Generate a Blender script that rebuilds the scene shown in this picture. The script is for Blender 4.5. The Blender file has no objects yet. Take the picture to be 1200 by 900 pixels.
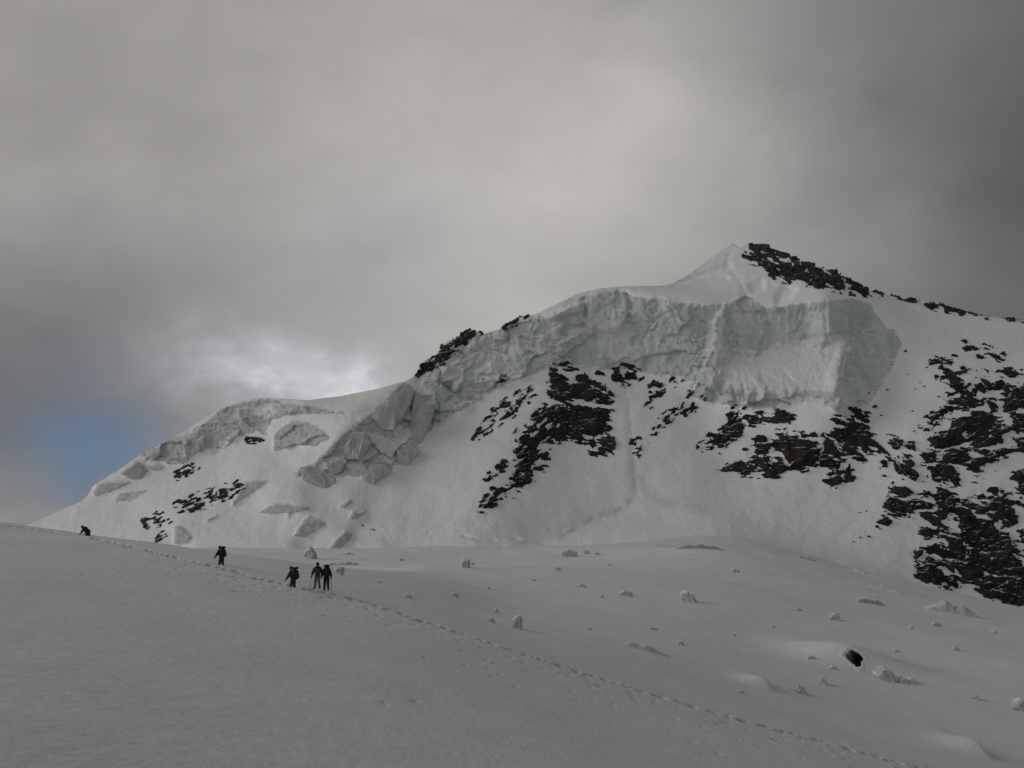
import bpy, bmesh, math, random
import numpy as np
from mathutils import Vector, Matrix, Euler

random.seed(7)
rng = np.random.default_rng(11)
SC = bpy.context.scene
COL = SC.collection

# ------------------------------------------------------------------ camera model
F, CX, CY, HOR = 1152.0, 600.0, 450.0, 612.0
PITCH = math.atan((HOR - CY) / F)
CP, SP = math.cos(PITCH), math.sin(PITCH)

def uv(px, py):
    cx = (px - CX) / F
    cy = (CY - py) / F
    y = CP - SP * cy
    return cx / y, (SP + CP * cy) / y

def pt(px, py, Y):
    u, v = uv(px, py)
    return Vector((u * Y, Y, v * Y))

# ------------------------------------------------------------------ numpy noise
def _hash(ix, iy, seed):
    h = (ix.astype(np.int64) * 374761393 + iy.astype(np.int64) * 668265263 + seed * 974634777) & 0xFFFFFFFF
    h = ((h ^ (h >> 13)) * 1274126177) & 0xFFFFFFFF
    return ((h ^ (h >> 16)) & 0xFFFF) / 65535.0

def perlin(x, y, seed=0):
    x = np.asarray(x, float); y = np.asarray(y, float)
    ix = np.floor(x); iy = np.floor(y)
    fx = x - ix; fy = y - iy
    sx = fx * fx * fx * (fx * (fx * 6 - 15) + 10)
    sy = fy * fy * fy * (fy * (fy * 6 - 15) + 10)
    def g(ox, oy):
        a = _hash(ix + ox, iy + oy, seed) * 2 * math.pi
        return np.cos(a) * (fx - ox) + np.sin(a) * (fy - oy)
    a = g(0, 0) * (1 - sx) + g(1, 0) * sx
    b = g(0, 1) * (1 - sx) + g(1, 1) * sx
    return (a * (1 - sy) + b * sy) * 1.5

def fbm(x, y, octaves=4, seed=0, gain=.5):
    t = 0; a = 1.0; n = 0
    for o in range(octaves):
        t = t + a * perlin(x * 2 ** o + 17.3 * o, y * 2 ** o - 9.1 * o, seed + o)
        n += a; a *= gain
    return t / n

def ridged(x, y, octaves=4, seed=0):
    t = 0; a = 1.0; n = 0
    for o in range(octaves):
        t = t + a * (1 - np.abs(perlin(x * 2 ** o + 3.3 * o, y * 2 ** o + 5.7 * o, seed + o)) * 2)
        n += a; a *= .5
    return t / n

def worley(x, y, seed=0):
    ix = np.floor(x); iy = np.floor(y)
    f1 = np.full(np.shape(x), 9.0); f2 = f1.copy(); cid = np.zeros(np.shape(x))
    gx = f1 * 0; gy = f1 * 0
    for ox in (-1, 0, 1):
        for oy in (-1, 0, 1):
            cx = ix + ox; cy = iy + oy
            qx = cx + _hash(cx, cy, seed); qy = cy + _hash(cx, cy, seed + 5)
            d = np.hypot(qx - x, qy - y)
            nearer = d < f1
            f2 = np.where(nearer, f1, np.minimum(f2, d))
            cid = np.where(nearer, _hash(cx, cy, seed + 9), cid)
            gx = np.where(nearer, x - qx, gx); gy = np.where(nearer, y - qy, gy)
            f1 = np.where(nearer, d, f1)
    return f1, f2, cid, gx, gy

def facets(x, y, seed=0):
    f1, f2, cid, gx, gy = worley(x, y, seed)
    a = cid * 40.0
    return gx * np.sin(a) + gy * np.cos(a) + (cid - .5) * .9

def inpoly(px, py, poly):
    px = np.asarray(px, float); py = np.asarray(py, float)
    r = np.zeros(np.broadcast(px, py).shape, bool)
    n = len(poly)
    for i in range(n):
        x0, y0 = poly[i]; x1, y1 = poly[(i + 1) % n]
        if y0 == y1: continue
        c = (py < y0) != (py < y1)
        r ^= c & (px < (x1 - x0) * (py - y0) / (y1 - y0) + x0)
    return r

def blur(a, r):
    n = max(1, int(round(r)))
    for _ in range(2):
        for ax in (0, 1):
            p = np.pad(a, [(n, n) if k == ax else (0, 0) for k in (0, 1)], mode='edge')
            c = np.cumsum(p, axis=ax)
            c = np.concatenate([np.zeros_like(np.take(c, [0], axis=ax)), c], axis=ax)
            m = a.shape[ax]
            a = (np.take(c, range(2 * n + 1, 2 * n + 1 + m), axis=ax) - np.take(c, range(0, m), axis=ax)) / (2 * n + 1)
    return a

def segdist(px, py, line):
    d = np.full(np.broadcast(px, py).shape, 1e9)
    for (x0, y0), (x1, y1) in zip(line[:-1], line[1:]):
        dx, dy = x1 - x0, y1 - y0
        t = np.clip(((px - x0) * dx + (py - y0) * dy) / (dx * dx + dy * dy + 1e-9), 0, 1)
        d = np.minimum(d, np.hypot(px - x0 - t * dx, py - y0 - t * dy))
    return d

def Z(ox, oy, k, *pts):
    return [(ox + x / k, oy + y / k) for x, y in pts]

def zA(*p): return Z(540, 420, 4.735, *p)
def zB(*p): return Z(690, 420, 6.43, *p)
def zC(*p): return Z(810, 460, 5.4545, *p)
def zD(*p): return Z(980, 390, 5.4545, *p)
def zE(*p): return Z(980, 550, 5.4545, *p)
def zF(*p): return Z(740, 270, 2.6087, *p)
def zG(*p): return Z(480, 330, 5.4545, *p)
def zH(*p): return Z(220, 450, 6.0, *p)
def zI(*p): return Z(40, 450, 6.0, *p)
def zJ(*p): return Z(40, 440, 3.0, *p)
def zT(*p): return Z(340, 430, 6.0, *p)

# ------------------------------------------------------------------ object helpers
def tag(o, label=None, cat=None, group=None, kind=None):
    if label: o['label'] = label
    if cat: o['category'] = cat
    if group: o['group'] = group
    if kind: o['kind'] = kind
    return o

def link(name, me, mats, parent=None, smooth=True):
    for m in (mats if isinstance(mats, (list, tuple)) else [mats]):
        me.materials.append(m)
    if smooth:
        me.polygons.foreach_set('use_smooth', np.ones(len(me.polygons), bool))
    o = bpy.data.objects.new(name, me)
    COL.objects.link(o)
    if parent: o.parent = parent
    return o

def mesh_np(name, co, quads):
    me = bpy.data.meshes.new(name)
    used = np.unique(quads)
    remap = np.full(len(co), -1, np.int64); remap[used] = np.arange(len(used))
    co = co[used]; quads = remap[quads]
    me.vertices.add(len(co)); me.vertices.foreach_set('co', co.astype(np.float32).ravel())
    me.loops.add(quads.size); me.loops.foreach_set('vertex_index', quads.astype(np.int32).ravel())
    me.polygons.add(len(quads))
    me.polygons.foreach_set('loop_start', np.arange(0, quads.size, 4, dtype=np.int32))
    me.update(calc_edges=True)
    me.validate()
    return me, used

def grid_quads(nr, nc):
    i = np.arange(nr * nc).reshape(nr, nc)
    return np.stack([i[:-1, :-1], i[1:, :-1], i[1:, 1:], i[:-1, 1:]], -1).reshape(-1, 4)

def empty(name, loc, rz=0):
    o = bpy.data.objects.new(name, None); COL.objects.link(o)
    o.location = loc; o.rotation_euler = (0, 0, rz); o.empty_display_size = .2
    return o

# ------------------------------------------------------------------ materials
class NT:
    def __init__(s, tree):
        s.t = tree; s.n = tree.nodes; s.l = tree.links
    def node(s, typ, **kw):
        n = s.n.new(typ)
        for k, v in kw.items(): setattr(n, k, v)
        return n
    def set(s, sock, v):
        if hasattr(v, 'is_output') or isinstance(v, bpy.types.NodeSocket): s.l.new(v, sock)
        else: sock.default_value = v
    def math(s, op, a, b=0.0, c=0.0, clamp=False):
        n = s.node('ShaderNodeMath', operation=op); n.use_clamp = clamp
        s.set(n.inputs[0], a); s.set(n.inputs[1], b)
        if op in ('MULTIPLY_ADD', 'SMOOTH_MAX', 'SMOOTH_MIN'): s.set(n.inputs[2], c)
        return n.outputs[0]
    def noise(s, vec, scale, detail=4, rough=.5, dist=0, lac=2.0):
        n = s.node('ShaderNodeTexNoise')
        n.inputs['Scale'].default_value = scale; n.inputs['Detail'].default_value = detail
        n.inputs['Roughness'].default_value = rough; n.inputs['Distortion'].default_value = dist
        if vec is not None: s.l.new(vec, n.inputs['Vector'])
        return n.outputs[0]
    def ramp(s, x, a, b, lo=0.0, hi=1.0):
        n = s.node('ShaderNodeMapRange', interpolation_type='SMOOTHSTEP')
        s.set(n.inputs[0], x); n.inputs[1].default_value = a; n.inputs[2].default_value = b
        n.inputs[3].default_value = lo; n.inputs[4].default_value = hi
        return n.outputs[0]
    def mix(s, f, a, b):
        n = s.node('ShaderNodeMix', data_type='RGBA')
        s.set(n.inputs[0], f)
        s.set(n.inputs[6], a if not isinstance(a, tuple) else (*a, 1))
        s.set(n.inputs[7], b if not isinstance(b, tuple) else (*b, 1))
        return n.outputs[2]
    def mapping(s, vec, scale):
        n = s.node('ShaderNodeMapping'); n.inputs['Scale'].default_value = scale
        s.l.new(vec, n.inputs['Vector']); return n.outputs[0]

def material(name):
    m = bpy.data.materials.new(name); m.use_nodes = True
    nt = NT(m.node_tree)
    b = m.node_tree.nodes['Principled BSDF']
    return m, nt, b

SNOW = (.83, .825, .82)

def snow_material(name, scale, bump, dirt_and_shade=False, white=1.0):
    m, nt, b = material(name)
    tc = nt.node('ShaderNodeTexCoord').outputs['Object']
    n1 = nt.noise(tc, scale * .12, 5, .55)
    n2 = nt.noise(tc, scale, 6, .6)
    n3 = nt.noise(nt.mapping(tc, (1, .35, 1)), scale * 4, 5, .6)
    c = nt.mix(nt.ramp(n1, .3, .7), tuple(x * white for x in (.80, .80, .815)), tuple(x * white for x in (.855, .85, .85)))
    if dirt_and_shade:
        at = nt.node('ShaderNodeAttribute', attribute_name='dirt_and_shade').outputs['Fac']
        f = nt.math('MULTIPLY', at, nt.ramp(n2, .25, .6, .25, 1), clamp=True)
        c = nt.mix(f, c, (.33, .31, .30))  # streak dirt on the mountain; on the trail also painted footprint shade
    nt.l.new(c, b.inputs['Base Color'])
    b.inputs['Roughness'].default_value = .75
    b.inputs['Specular IOR Level'].default_value = .25
    h = nt.math('ADD', nt.math('MULTIPLY', n2, 1.0), nt.math('MULTIPLY', n3, .35))
    bp = nt.node('ShaderNodeBump'); bp.inputs['Strength'].default_value = bump
    bp.inputs['Distance'].default_value = 1.0 / scale * .25
    nt.l.new(h, bp.inputs['Height']); nt.l.new(bp.outputs[0], b.inputs['Normal'])
    return m

def ice_material(name, scale, lo, hi, snow_at=.72, streak=(1, 1, .3)):
    m, nt, b = material(name)
    tc = nt.node('ShaderNodeTexCoord').outputs['Object']
    n1 = nt.noise(nt.mapping(tc, streak), scale, 6, .6, .3)
    n2 = nt.noise(tc, scale * 5, 6, .65)
    layers = nt.noise(nt.mapping(tc, (.15, .15, 1.6)), scale * 2.5, 4, .55, .4)
    c = nt.mix(nt.ramp(n1, .32, .68), lo, hi)
    c = nt.mix(nt.math('MULTIPLY', nt.ramp(layers, .52, .66), .3), c, tuple(x * .72 for x in lo))
    gn = nt.node('ShaderNodeNewGeometry').outputs['Normal']
    sx = nt.node('ShaderNodeSeparateXYZ'); nt.l.new(gn, sx.inputs[0])
    up = nt.math('ADD', sx.outputs['Z'], nt.math('MULTIPLY', nt.math('SUBTRACT', n2, .5), .7))
    du = nt.node('ShaderNodeAttribute', attribute_name='dusting').outputs['Fac']
    up = nt.math('ADD', up, nt.math('MULTIPLY', du, .75))
    c = nt.mix(nt.ramp(up, snow_at - .22, snow_at + .10), c, SNOW)
    nt.l.new(c, b.inputs['Base Color'])
    b.inputs['Roughness'].default_value = .55
    b.inputs['Specular IOR Level'].default_value = .35
    bp = nt.node('ShaderNodeBump'); bp.inputs['Strength'].default_value = .7
    bp.inputs['Distance'].default_value = .35 / scale * .4
    nt.l.new(nt.math('ADD', n1, nt.math('MULTIPLY', n2, .5)), bp.inputs['Height'])
    nt.l.new(bp.outputs[0], b.inputs['Normal'])
    return m

def rock_material(name, tint, snow_at=.83):
    m, nt, b = material(name)
    tc = nt.node('ShaderNodeTexCoord').outputs['Object']
    n1 = nt.noise(tc, .05, 6, .6)
    n2 = nt.noise(nt.mapping(tc, (.5, .5, 1.8)), .5, 7, .7)
    c = nt.mix(nt.ramp(n1, .38, .62), tuple(x * .55 for x in tint), (tint[0] * 1.6, tint[1] * 1.45, tint[2] * 1.3))
    c = nt.mix(nt.ramp(n2, .42, .72), c, (tint[0] * 2.9, tint[1] * 2.65, tint[2] * 2.4))
    sx = nt.node('ShaderNodeSeparateXYZ')
    nt.l.new(nt.node('ShaderNodeNewGeometry').outputs['Normal'], sx.inputs[0])
    up = nt.math('ADD', sx.outputs['Z'], nt.math('MULTIPLY', nt.math('SUBTRACT', n2, .5), .8))
    c = nt.mix(nt.ramp(up, snow_at, snow_at + .12), c, (.72, .72, .72))
    nt.l.new(c, b.inputs['Base Color'])
    b.inputs['Roughness'].default_value = .85
    b.inputs['Specular IOR Level'].default_value = .25
    bp = nt.node('ShaderNodeBump'); bp.inputs['Strength'].default_value = .9
    bp.inputs['Distance'].default_value = 1.2
    nt.l.new(n2, bp.inputs['Height']); nt.l.new(bp.outputs[0], b.inputs['Normal'])
    return m

def cloth_material(name, col, rough=.85):
    m, nt, b = material(name)
    tc = nt.node('ShaderNodeTexCoord').outputs['Object']
    n = nt.noise(tc, 14, 5, .6)
    nt.l.new(nt.mix(nt.ramp(n, .3, .7), tuple(x * .75 for x in col), tuple(min(1, x * 1.25) for x in col)), b.inputs['Base Color'])
    b.inputs['Roughness'].default_value = rough
    bp = nt.node('ShaderNodeBump'); bp.inputs['Strength'].default_value = .4; bp.inputs['Distance'].default_value = .03
    nt.l.new(n, bp.inputs['Height']); nt.l.new(bp.outputs[0], b.inputs['Normal'])
    return m

M_SNOW_FAR = snow_material('mountain_snow', .06, .35, dirt_and_shade=True, white=1.09)
M_SNOW_GLACIER = snow_material('glacier_snow', .3, .4, dirt_and_shade=True)
M_SNOW_NEAR = snow_material('slope_snow', 1.1, .32, dirt_and_shade=True, white=1.02)
M_ICE = ice_material('glacier_ice', .05, (.475, .54, .535), (.66, .70, .69), .66)
M_ICE_GREY = ice_material('serac_ice', .06, (.42, .455, .445), (.55, .575, .565), .74)
M_ICE_SLAB = ice_material('slab_ice', .06, (.43, .45, .44), (.56, .575, .565), .86)
M_ICE_BLOCK = ice_material('block_ice', .5, (.38, .42, .425), (.54, .57, .57), .70)
M_CREV = ice_material('crevasse_ice', .25, (.36, .375, .37), (.47, .485, .48), .93, streak=(1, 1, 1))
M_ROCK = rock_material('dark_rock', (.021, .0195, .0185))
M_ROCK_RIDGE = rock_material('ridge_rock', (.026, .025, .024), .86)

# ------------------------------------------------------------------ mountain surface
PX0, PX1, PY0, PY1 = -160.0, 1400.0, 268.0, 736.0

SKY = [(-200, 665), (0, 628), (45, 610), (60, 603), (75, 596), (95, 588), (104, 579), (108, 570), (140, 550), (160, 536), (180, 525),
       (200, 515), (225, 500), (240, 490), (262, 478), (285, 470), (305, 466), (330, 467), (360, 469), (400, 464), (440, 456),
       (465, 449), (475, 447), (488, 439), (491, 430), (497, 424), (505, 421), (513, 417), (516, 406), (525, 399), (540, 393), (546, 387), (556, 387),
       (566, 392), (590, 384), (600, 376), (612, 371), (625, 369), (640, 362), (660, 352), (675, 345), (700, 338), (730, 335.5),
       (755, 335), (772, 335), (788, 332), (800, 325), (820, 312), (835, 300), (848, 291), (858, 285), (866, 290), (875, 286.5), (886, 285.5),
       (900, 291), (930, 304), (960, 313), (980, 320), (1005, 333), (1030, 344), (1060, 350), (1083, 353), (1100, 357), (1120, 363),
       (1150, 370), (1200, 376), (1300, 392), (1500, 420)]
skx = np.array([p[0] for p in SKY], float); sky_ = np.array([p[1] for p in SKY], float)
def sky(px):
    px = np.asarray(px, float)
    rough = np.interp(px, [480, 490, 560, 570, 860, 870, 1030, 1050, 1400], [.25, 1.0, 1.0, .25, .4, 1.4, 1.2, .5, .5])
    return np.interp(px, skx, sky_) + rough * 1.3 * fbm(px / 9.0, px * 0 + 3.1, 4, 77)

BASE = [(-200, 690, 950), (0, 662, 900), (250, 643, 800), (400, 646, 780), (550, 650, 765), (700, 642, 755), (850, 628, 745), (1000, 672, 735),
        (1100, 702, 730), (1200, 722, 725), (1400, 760, 715), (1600, 800, 700)]
bx = [b[0] for b in BASE]
def base_depth(px): return np.interp(px, bx, [b[2] for b in BASE])

ICE_MAIN = [(655, 365), (672, 357), (684, 346), (700, 339.5), (720, 339), (734, 344), (752, 349), (780, 350), (800, 356), (830, 357), (852, 356), (872, 346),
            (884, 349), (897, 361), (915, 360), (930, 357), (970, 352), (1000, 350), (1020, 356), (1030, 372), (1040, 385), (1048, 387), (1057, 403),
            (1048, 425), (1035, 450), (1015, 478), (1000, 487), (990, 490), (978, 482), (962, 470), (945, 468), (930, 477), (910, 479), (880, 478),
            (850, 475), (825, 470), (812, 465), (815, 450), (800, 441), (770, 440), (740, 434), (700, 433), (660, 430), (640, 433), (642, 400)]
ICE_ARM = [(488, 440), (500, 430), (512, 417), (522, 406), (548, 388), (562, 392), (575, 386), (600, 379), (625, 373), (640, 370), (655, 365), (645, 400), (641, 433),
           (600, 448), (570, 463), (540, 481), (515, 496), (500, 498), (490, 480), (508, 470)]
TONGUE = zT((175, 665), (500, 360), (590, 300), (700, 200), (800, 110), (860, 130), (890, 180), (920, 190), (1020, 200), (1030, 300), (1000, 400),
            (1000, 450), (880, 510), (910, 570), (900, 620), (840, 670), (740, 670), (710, 730), (580, 815), (500, 770), (400, 770), (320, 780),
            (320, 830), (250, 830), (80, 790), (55, 730), (110, 690))
BAND_TOP = zH((0, 400), (40, 340), (110, 270), (250, 170), (340, 140), (500, 108), (620, 110), (700, 140), (850, 150), (1000, 185), (1110, 185), (1100, 212),
              (900, 210), (700, 220), (600, 250), (560, 300), (560, 370), (480, 330), (360, 370), (290, 430), (180, 500), (150, 460), (0, 510), (-60, 470), (-60, 420))
BAND_MID = zH((600, 370), (640, 320), (720, 260), (840, 270), (950, 330), (1000, 380), (880, 440), (760, 430), (600, 480))
BAND_LOW = zI((890, 430), (960, 370), (1080, 390), (1120, 310), (1200, 270), (1200, 450), (1050, 560), (940, 570), (900, 540), (790, 540), (750, 500), (760, 470), (830, 440))
FACET_1 = zI((410, 785), (440, 700), (560, 680), (680, 690), (560, 750), (430, 790))
FACET_2 = zI((600, 630), (710, 545), (780, 600), (760, 640), (680, 650))
FACET_3 = zI((795, 575), (870, 560), (915, 590), (860, 610), (810, 600))
FACET_4 = zI((570, 830), (610, 770), (780, 745), (800, 755), (690, 820))

FOOT_ICE = [
    (Z(280, 560, 5, (320, 340), (350, 290), (375, 245), (410, 225), (450, 240), (510, 268), (470, 300), (385, 350)), 'largest triangular ice block at the foot of the left shoulder'),
    (Z(280, 560, 5, (110, 205), (180, 165), (215, 150), (290, 158), (400, 165), (412, 190), (310, 205), (280, 250), (285, 205), (200, 212)), 'long low ice step above the largest triangular ice block'),
    (Z(40, 440, 3, (490, 590), (495, 530), (520, 530), (555, 570), (530, 592)), 'pale triangular ice fin on the shoulder above the distant walker'),
    (Z(220, 450, 6, (300, 860), (395, 690), (500, 672), (565, 680), (460, 760), (340, 840)), 'slanting grey ice slab at the right end of the widest rock streak'),
    (Z(40, 440, 3, (600, 520), (610, 505), (650, 488), (640, 500)), 'thin small ice sliver low on the left shoulder'),
    (Z(280, 560, 5, (585, 175), (610, 145), (660, 125), (655, 150), (620, 180)), 'small grey ice patch left on the slope under the icefall'),
    (Z(280, 560, 5, (640, 245), (660, 195), (720, 205), (745, 180), (735, 215), (690, 245)), 'small grey ice patch below the first one under the icefall'),
    (Z(280, 560, 5, (520, 430), (550, 380), (620, 310), (660, 320), (650, 370), (600, 410), (570, 432)), 'streaked pale ice ramp at the base of the icefall slope'),
]

# painted slopes: polygon, rise per metre of depth, turn to the right (depth per metre to the right)
SLOPES = [
    ([(-160, 736), (-160, 640), (45, 600), (110, 560), (300, 455), (480, 440), (480, 480), (350, 560), (330, 640), (330, 736)], .80, -.45),
    ([(262, 478), (305, 460), (470, 440), (455, 458), (400, 490), (330, 485), (300, 480)], .45, -.25),
    ([(330, 736), (400, 580), (520, 500), (650, 432), (640, 470), (565, 590), (560, 640), (560, 736)], .82, -.38),
    ([(660, 470), (720, 480), (830, 480), (860, 560), (740, 600), (600, 640), (560, 640), (565, 600), (640, 520)], .85, .28),
    ([(650, 430), (715, 460), (720, 530), (650, 525), (565, 600), (560, 590), (640, 470)], 1.15, .15),
    ([(600, 640), (680, 612), (740, 597), (830, 602), (960, 640), (1000, 680), (700, 690)], .5, .0),
    ([(775, 335), (858, 280), (1040, 340), (1000, 350), (970, 352), (900, 362)], .85, -.1),
    ([(1055, 345), (1200, 366), (1400, 400), (1400, 736), (1000, 736), (1060, 560), (1010, 480), (1057, 405)], .85, .70),
    ([(1040, 570), (1100, 440), (1200, 420), (1400, 430), (1400, 736), (1190, 712), (1075, 680)], 1.25, .55),
    ([(730, 480), (1060, 490), (1060, 690), (900, 660), (740, 600)], .85, .45),
    ([(830, 480), (1010, 490), (1040, 560), (840, 555)], 1.2, .25),
    (ICE_MAIN, 5.0, .0),
    (ICE_ARM, 1.9, -.3),
    (TONGUE, 1.6, .0), (BAND_TOP, 2.3, -.15), (BAND_MID, 1.9, .0), (BAND_LOW, 2.2, -.2), (FACET_1, 2.2, .2), (FACET_2, 2.6, .3), (FACET_3, 2.2, .2), (FACET_4, 1.4, .2),
    ([(662, 360), (700, 336), (735, 333), (790, 331), (850, 341), (874, 343), (858, 357), (800, 355), (752, 348), (734, 343), (720, 337), (700, 337)], .40, -.05),
    ([(852, 356), (872, 344), (898, 361), (870, 361)], 1.2, .2),
    ([(970, 352), (1000, 350), (1022, 356), (1032, 375), (1050, 392), (1057, 403), (1000, 410), (985, 405), (966, 398)], 5.0, 2.2),
    ([(840, 430), (870, 414), (940, 406), (985, 402), (992, 410), (985, 460), (930, 463), (880, 460), (850, 455)], 1.0, -.1),
    ([(990, 412), (1055, 404), (1035, 450), (1010, 480), (990, 490), (978, 470), (988, 440)], 2.2, 2.0),
    ([(838, 440), (850, 452), (880, 462), (920, 462), (945, 468), (910, 478), (880, 478), (845, 474), (815, 465)], 4.5, 0),
    ([(683, 372), (686, 350), (702, 341), (722, 341), (736, 350), (737, 378), (700, 385)], 3.0, -.1),
    ([(637, 375), (683, 352), (684, 366), (665, 378), (640, 382)], 4.0, .6),
    ([(480, 446), (505, 424), (515, 414), (516, 450), (505, 470)], 1.5, -.8),
    (zT((560, 350), (700, 200), (800, 110), (860, 140), (830, 250), (790, 360), (720, 410), (600, 340)), 2.4, -.15),
    (zT((860, 140), (920, 200), (1010, 300), (970, 400), (900, 500), (850, 500), (840, 350)), 3.0, .9),
    (zT((370, 550), (430, 450), (520, 450), (560, 530), (500, 620), (380, 630)), 2.2, .3),
    (zT((500, 770), (560, 680), (650, 680), (705, 730), (580, 815)), 2.8, .7),
    (zT((55, 730), (110, 690), (220, 720), (320, 800), (320, 830), (80, 800)), 3.0, .2),
    (zT((745, 580), (850, 540), (915, 590), (840, 670), (745, 670)), 2.8, .6),
    (zT((560, 480), (610, 460), (760, 580), (740, 670), (680, 660)), .9, -.2),
    (zT((680, 470), (740, 420), (850, 440), (850, 480), (740, 520)), 2.5, .3),
    (zT((175, 660), (430, 440), (360, 550), (300, 630)), 2.6, -.1),
]

SLOPES += [(f_[0], 3.0, .05) for f_ in FOOT_ICE]
STEP = 2.5
gx = np.arange(PX0, PX1 + .1, STEP); gy = np.arange(PY0, PY1 + .1, STEP)
GX, GY = np.meshgrid(gx, gy)
S = np.full(GX.shape, .75); K = np.zeros(GX.shape)
for poly, s_, k_ in SLOPES:
    m = inpoly(GX, GY, poly); S[m] = s_; K[m] = k_
hard = np.zeros(GX.shape)
for q_ in [ICE_MAIN, ICE_ARM, TONGUE, BAND_TOP, BAND_MID, BAND_LOW, FACET_1, FACET_2, FACET_3, FACET_4] + [f_[0] for f_ in FOOT_ICE]:
    hard[inpoly(GX, GY, q_)] = 1
hard = blur(hard, 1)
S = np.exp(hard * blur(np.log(S), 1) + (1 - hard) * blur(np.log(S), 4)); K = hard * blur(K, 1) + (1 - hard) * blur(blur(K, 7), 5)
ybase = np.interp(GX, bx, [b[1] for b in BASE])
S = np.where(GY > ybase + 8, 6.0, S); _, V = uv(GX, GY)
run_h = np.interp(GX, [600, 700, 820, 950, 1060, 1100], [4, 45, 60, 60, 25, 12])
run_f = np.clip((ybase + 4 - GY) / run_h, 0, 1)
S = np.where(GY > ybase + 8, S, V + .17 + np.maximum(S - V - .17, 0) * run_f ** .8)
slope_gap = np.maximum(S - V, .16)
Ty = -1.0 / (F * slope_gap) * STEP            # change of log depth per row downwards
Tx = K / F * STEP
Ty = .5 * (Ty[1:] + Ty[:-1]); Tx = .5 * (Tx[:, 1:] + Tx[:, :-1])
WY, WX = 1.0, .30
def div(ax, ay):
    r = np.zeros_like(GX)
    r[:, 1:] += WX * ax; r[:, :-1] -= WX * ax
    r[1:] += WY * ay; r[:-1] -= WY * ay
    return r
pin = np.zeros_like(GX); pin[-1] = 5.0
Lb = np.log(base_depth(GX))
def A(L): return div(L[:, 1:] - L[:, :-1], L[1:] - L[:-1]) + pin * L
L = np.cumsum(np.concatenate([np.zeros((1, len(gx))), -Ty[::-1]], 0), 0)[::-1]
L = blur(L, 6) + Lb
rhs = div(Tx, Ty) + pin * Lb
r = rhs - A(L); p = r.copy(); rs = (r * r).sum()
for it in range(900):
    Ap = A(p); al = rs / (p * Ap).sum(); L += al * p; r -= al * Ap
    rn = (r * r).sum()
    if rn < 1e-11: break
    p = r + rn / rs * p; rs = rn
LOGD = L

# fine displacement raster (1 px), metres towards the viewer's side of the slope
fx = np.arange(PX0, PX1 + .1, 1.0); fy = np.arange(PY0, PY1 + .1, 1.0)
FX, FY = np.meshgrid(fx, fy)
jx = FX + 2.0 * fbm(FX / 7, FY / 7, 3, 5); jy = FY + 2.0 * fbm(FX / 7, FY / 7, 3, 6)
R_MAIN = inpoly(jx, jy, ICE_MAIN); R_ARM = inpoly(jx, jy, ICE_ARM) & ~R_MAIN
R_TONGUE = inpoly(jx, jy, TONGUE) & ~R_ARM & ~R_MAIN
R_BTOP = inpoly(jx, jy, BAND_TOP); R_BMID = inpoly(jx, jy, BAND_MID); R_BLOW = inpoly(jx, jy, BAND_LOW) & ~R_BTOP
R_F = [inpoly(jx, jy, f) for f in (FACET_1, FACET_2, FACET_3, FACET_4)]
R_F += [inpoly(FX * .6 + jx * .4, FY * .6 + jy * .4, f[0]) for f in FOOT_ICE]
ICE_ID = np.zeros(FX.shape, np.int32)
for i, m in enumerate([R_MAIN, R_ARM, R_TONGUE, R_BTOP, R_BMID, R_BLOW] + R_F):
    ICE_ID[m] = i + 1
LEDGE = [(846, 432), (870, 416), (905, 412), (940, 405), (985, 401), (991, 411), (984, 440), (980, 458), (930, 462), (900, 460), (880, 458), (850, 455), (838, 446)]
icem = blur((ICE_ID > 0).astype(float), 2)
wall = blur((R_MAIN | R_ARM).astype(float), 2)
sharp = blur((R_TONGUE | R_BTOP | R_BMID | R_BLOW).astype(float), 2)
wx_ = FX + 6 * fbm(FX / 22, FY / 22, 3, 41); wy_ = FY + 6 * fbm(FX / 22, FY / 22, 3, 42)
D = icem * .9 * fbm(FX / 5, FY / 6, 4, 21, .6)
rough_w = np.interp(FX, [640, 690, 800, 840, 960, 1000], [1.0, .55, .7, .9, .4, .4]) * (1 - .6 * blur(inpoly(jx, jy, LEDGE).astype(float), 3))
rough_w = 1.35 * rough_w * (1 + .5 * np.clip((FY - 440) / 20, 0, 1))
D += wall * rough_w * (.9 * (ridged(wx_ / 20, wy_ / 50, 3, 31) - .5) + 4.0 * facets(wx_ / 36, wy_ / 34, 8) + 1.2 * facets(wx_ / 11, wy_ / 30, 10) + 2.2 * facets(wx_ / 17, wy_ / 13, 14)
                     + 1.3 * facets(wx_ / 8, wy_ / 8, 9) + .8 * (ridged(wx_ / 6, wy_ / 14, 3, 35) - .5) + 1.0 * fbm(FX / 70 + .3 * FY / 70, (FY - .12 * FX) / 5, 3, 37))
D += sharp * (5.0 * facets(wx_ / 26, wy_ / 20, 12) + 1.3 * facets(wx_ / 9, wy_ / 9, 13) + 1.2 * (ridged(wx_ / 9, wy_ / 12, 3, 36) - .5))
snowm = 1 - icem
D += snowm * (2.2 * fbm(FX / 60, FY / 40, 3, 51) + .22 * fbm(FX / 10, FY / 14, 4, 52))
# runnels and drifts running down the fall line
down = .55 * FX + 0 * FY
D += snowm * np.clip((FY - 420) / 80, 0, 1) * np.interp(FX, [560, 800], [.6, .18]) * fbm((FX + .25 * FY) / 22 + .8 * fbm(FX / 40, FY / 40, 2, 56), FY / 110, 4, 55)

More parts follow.
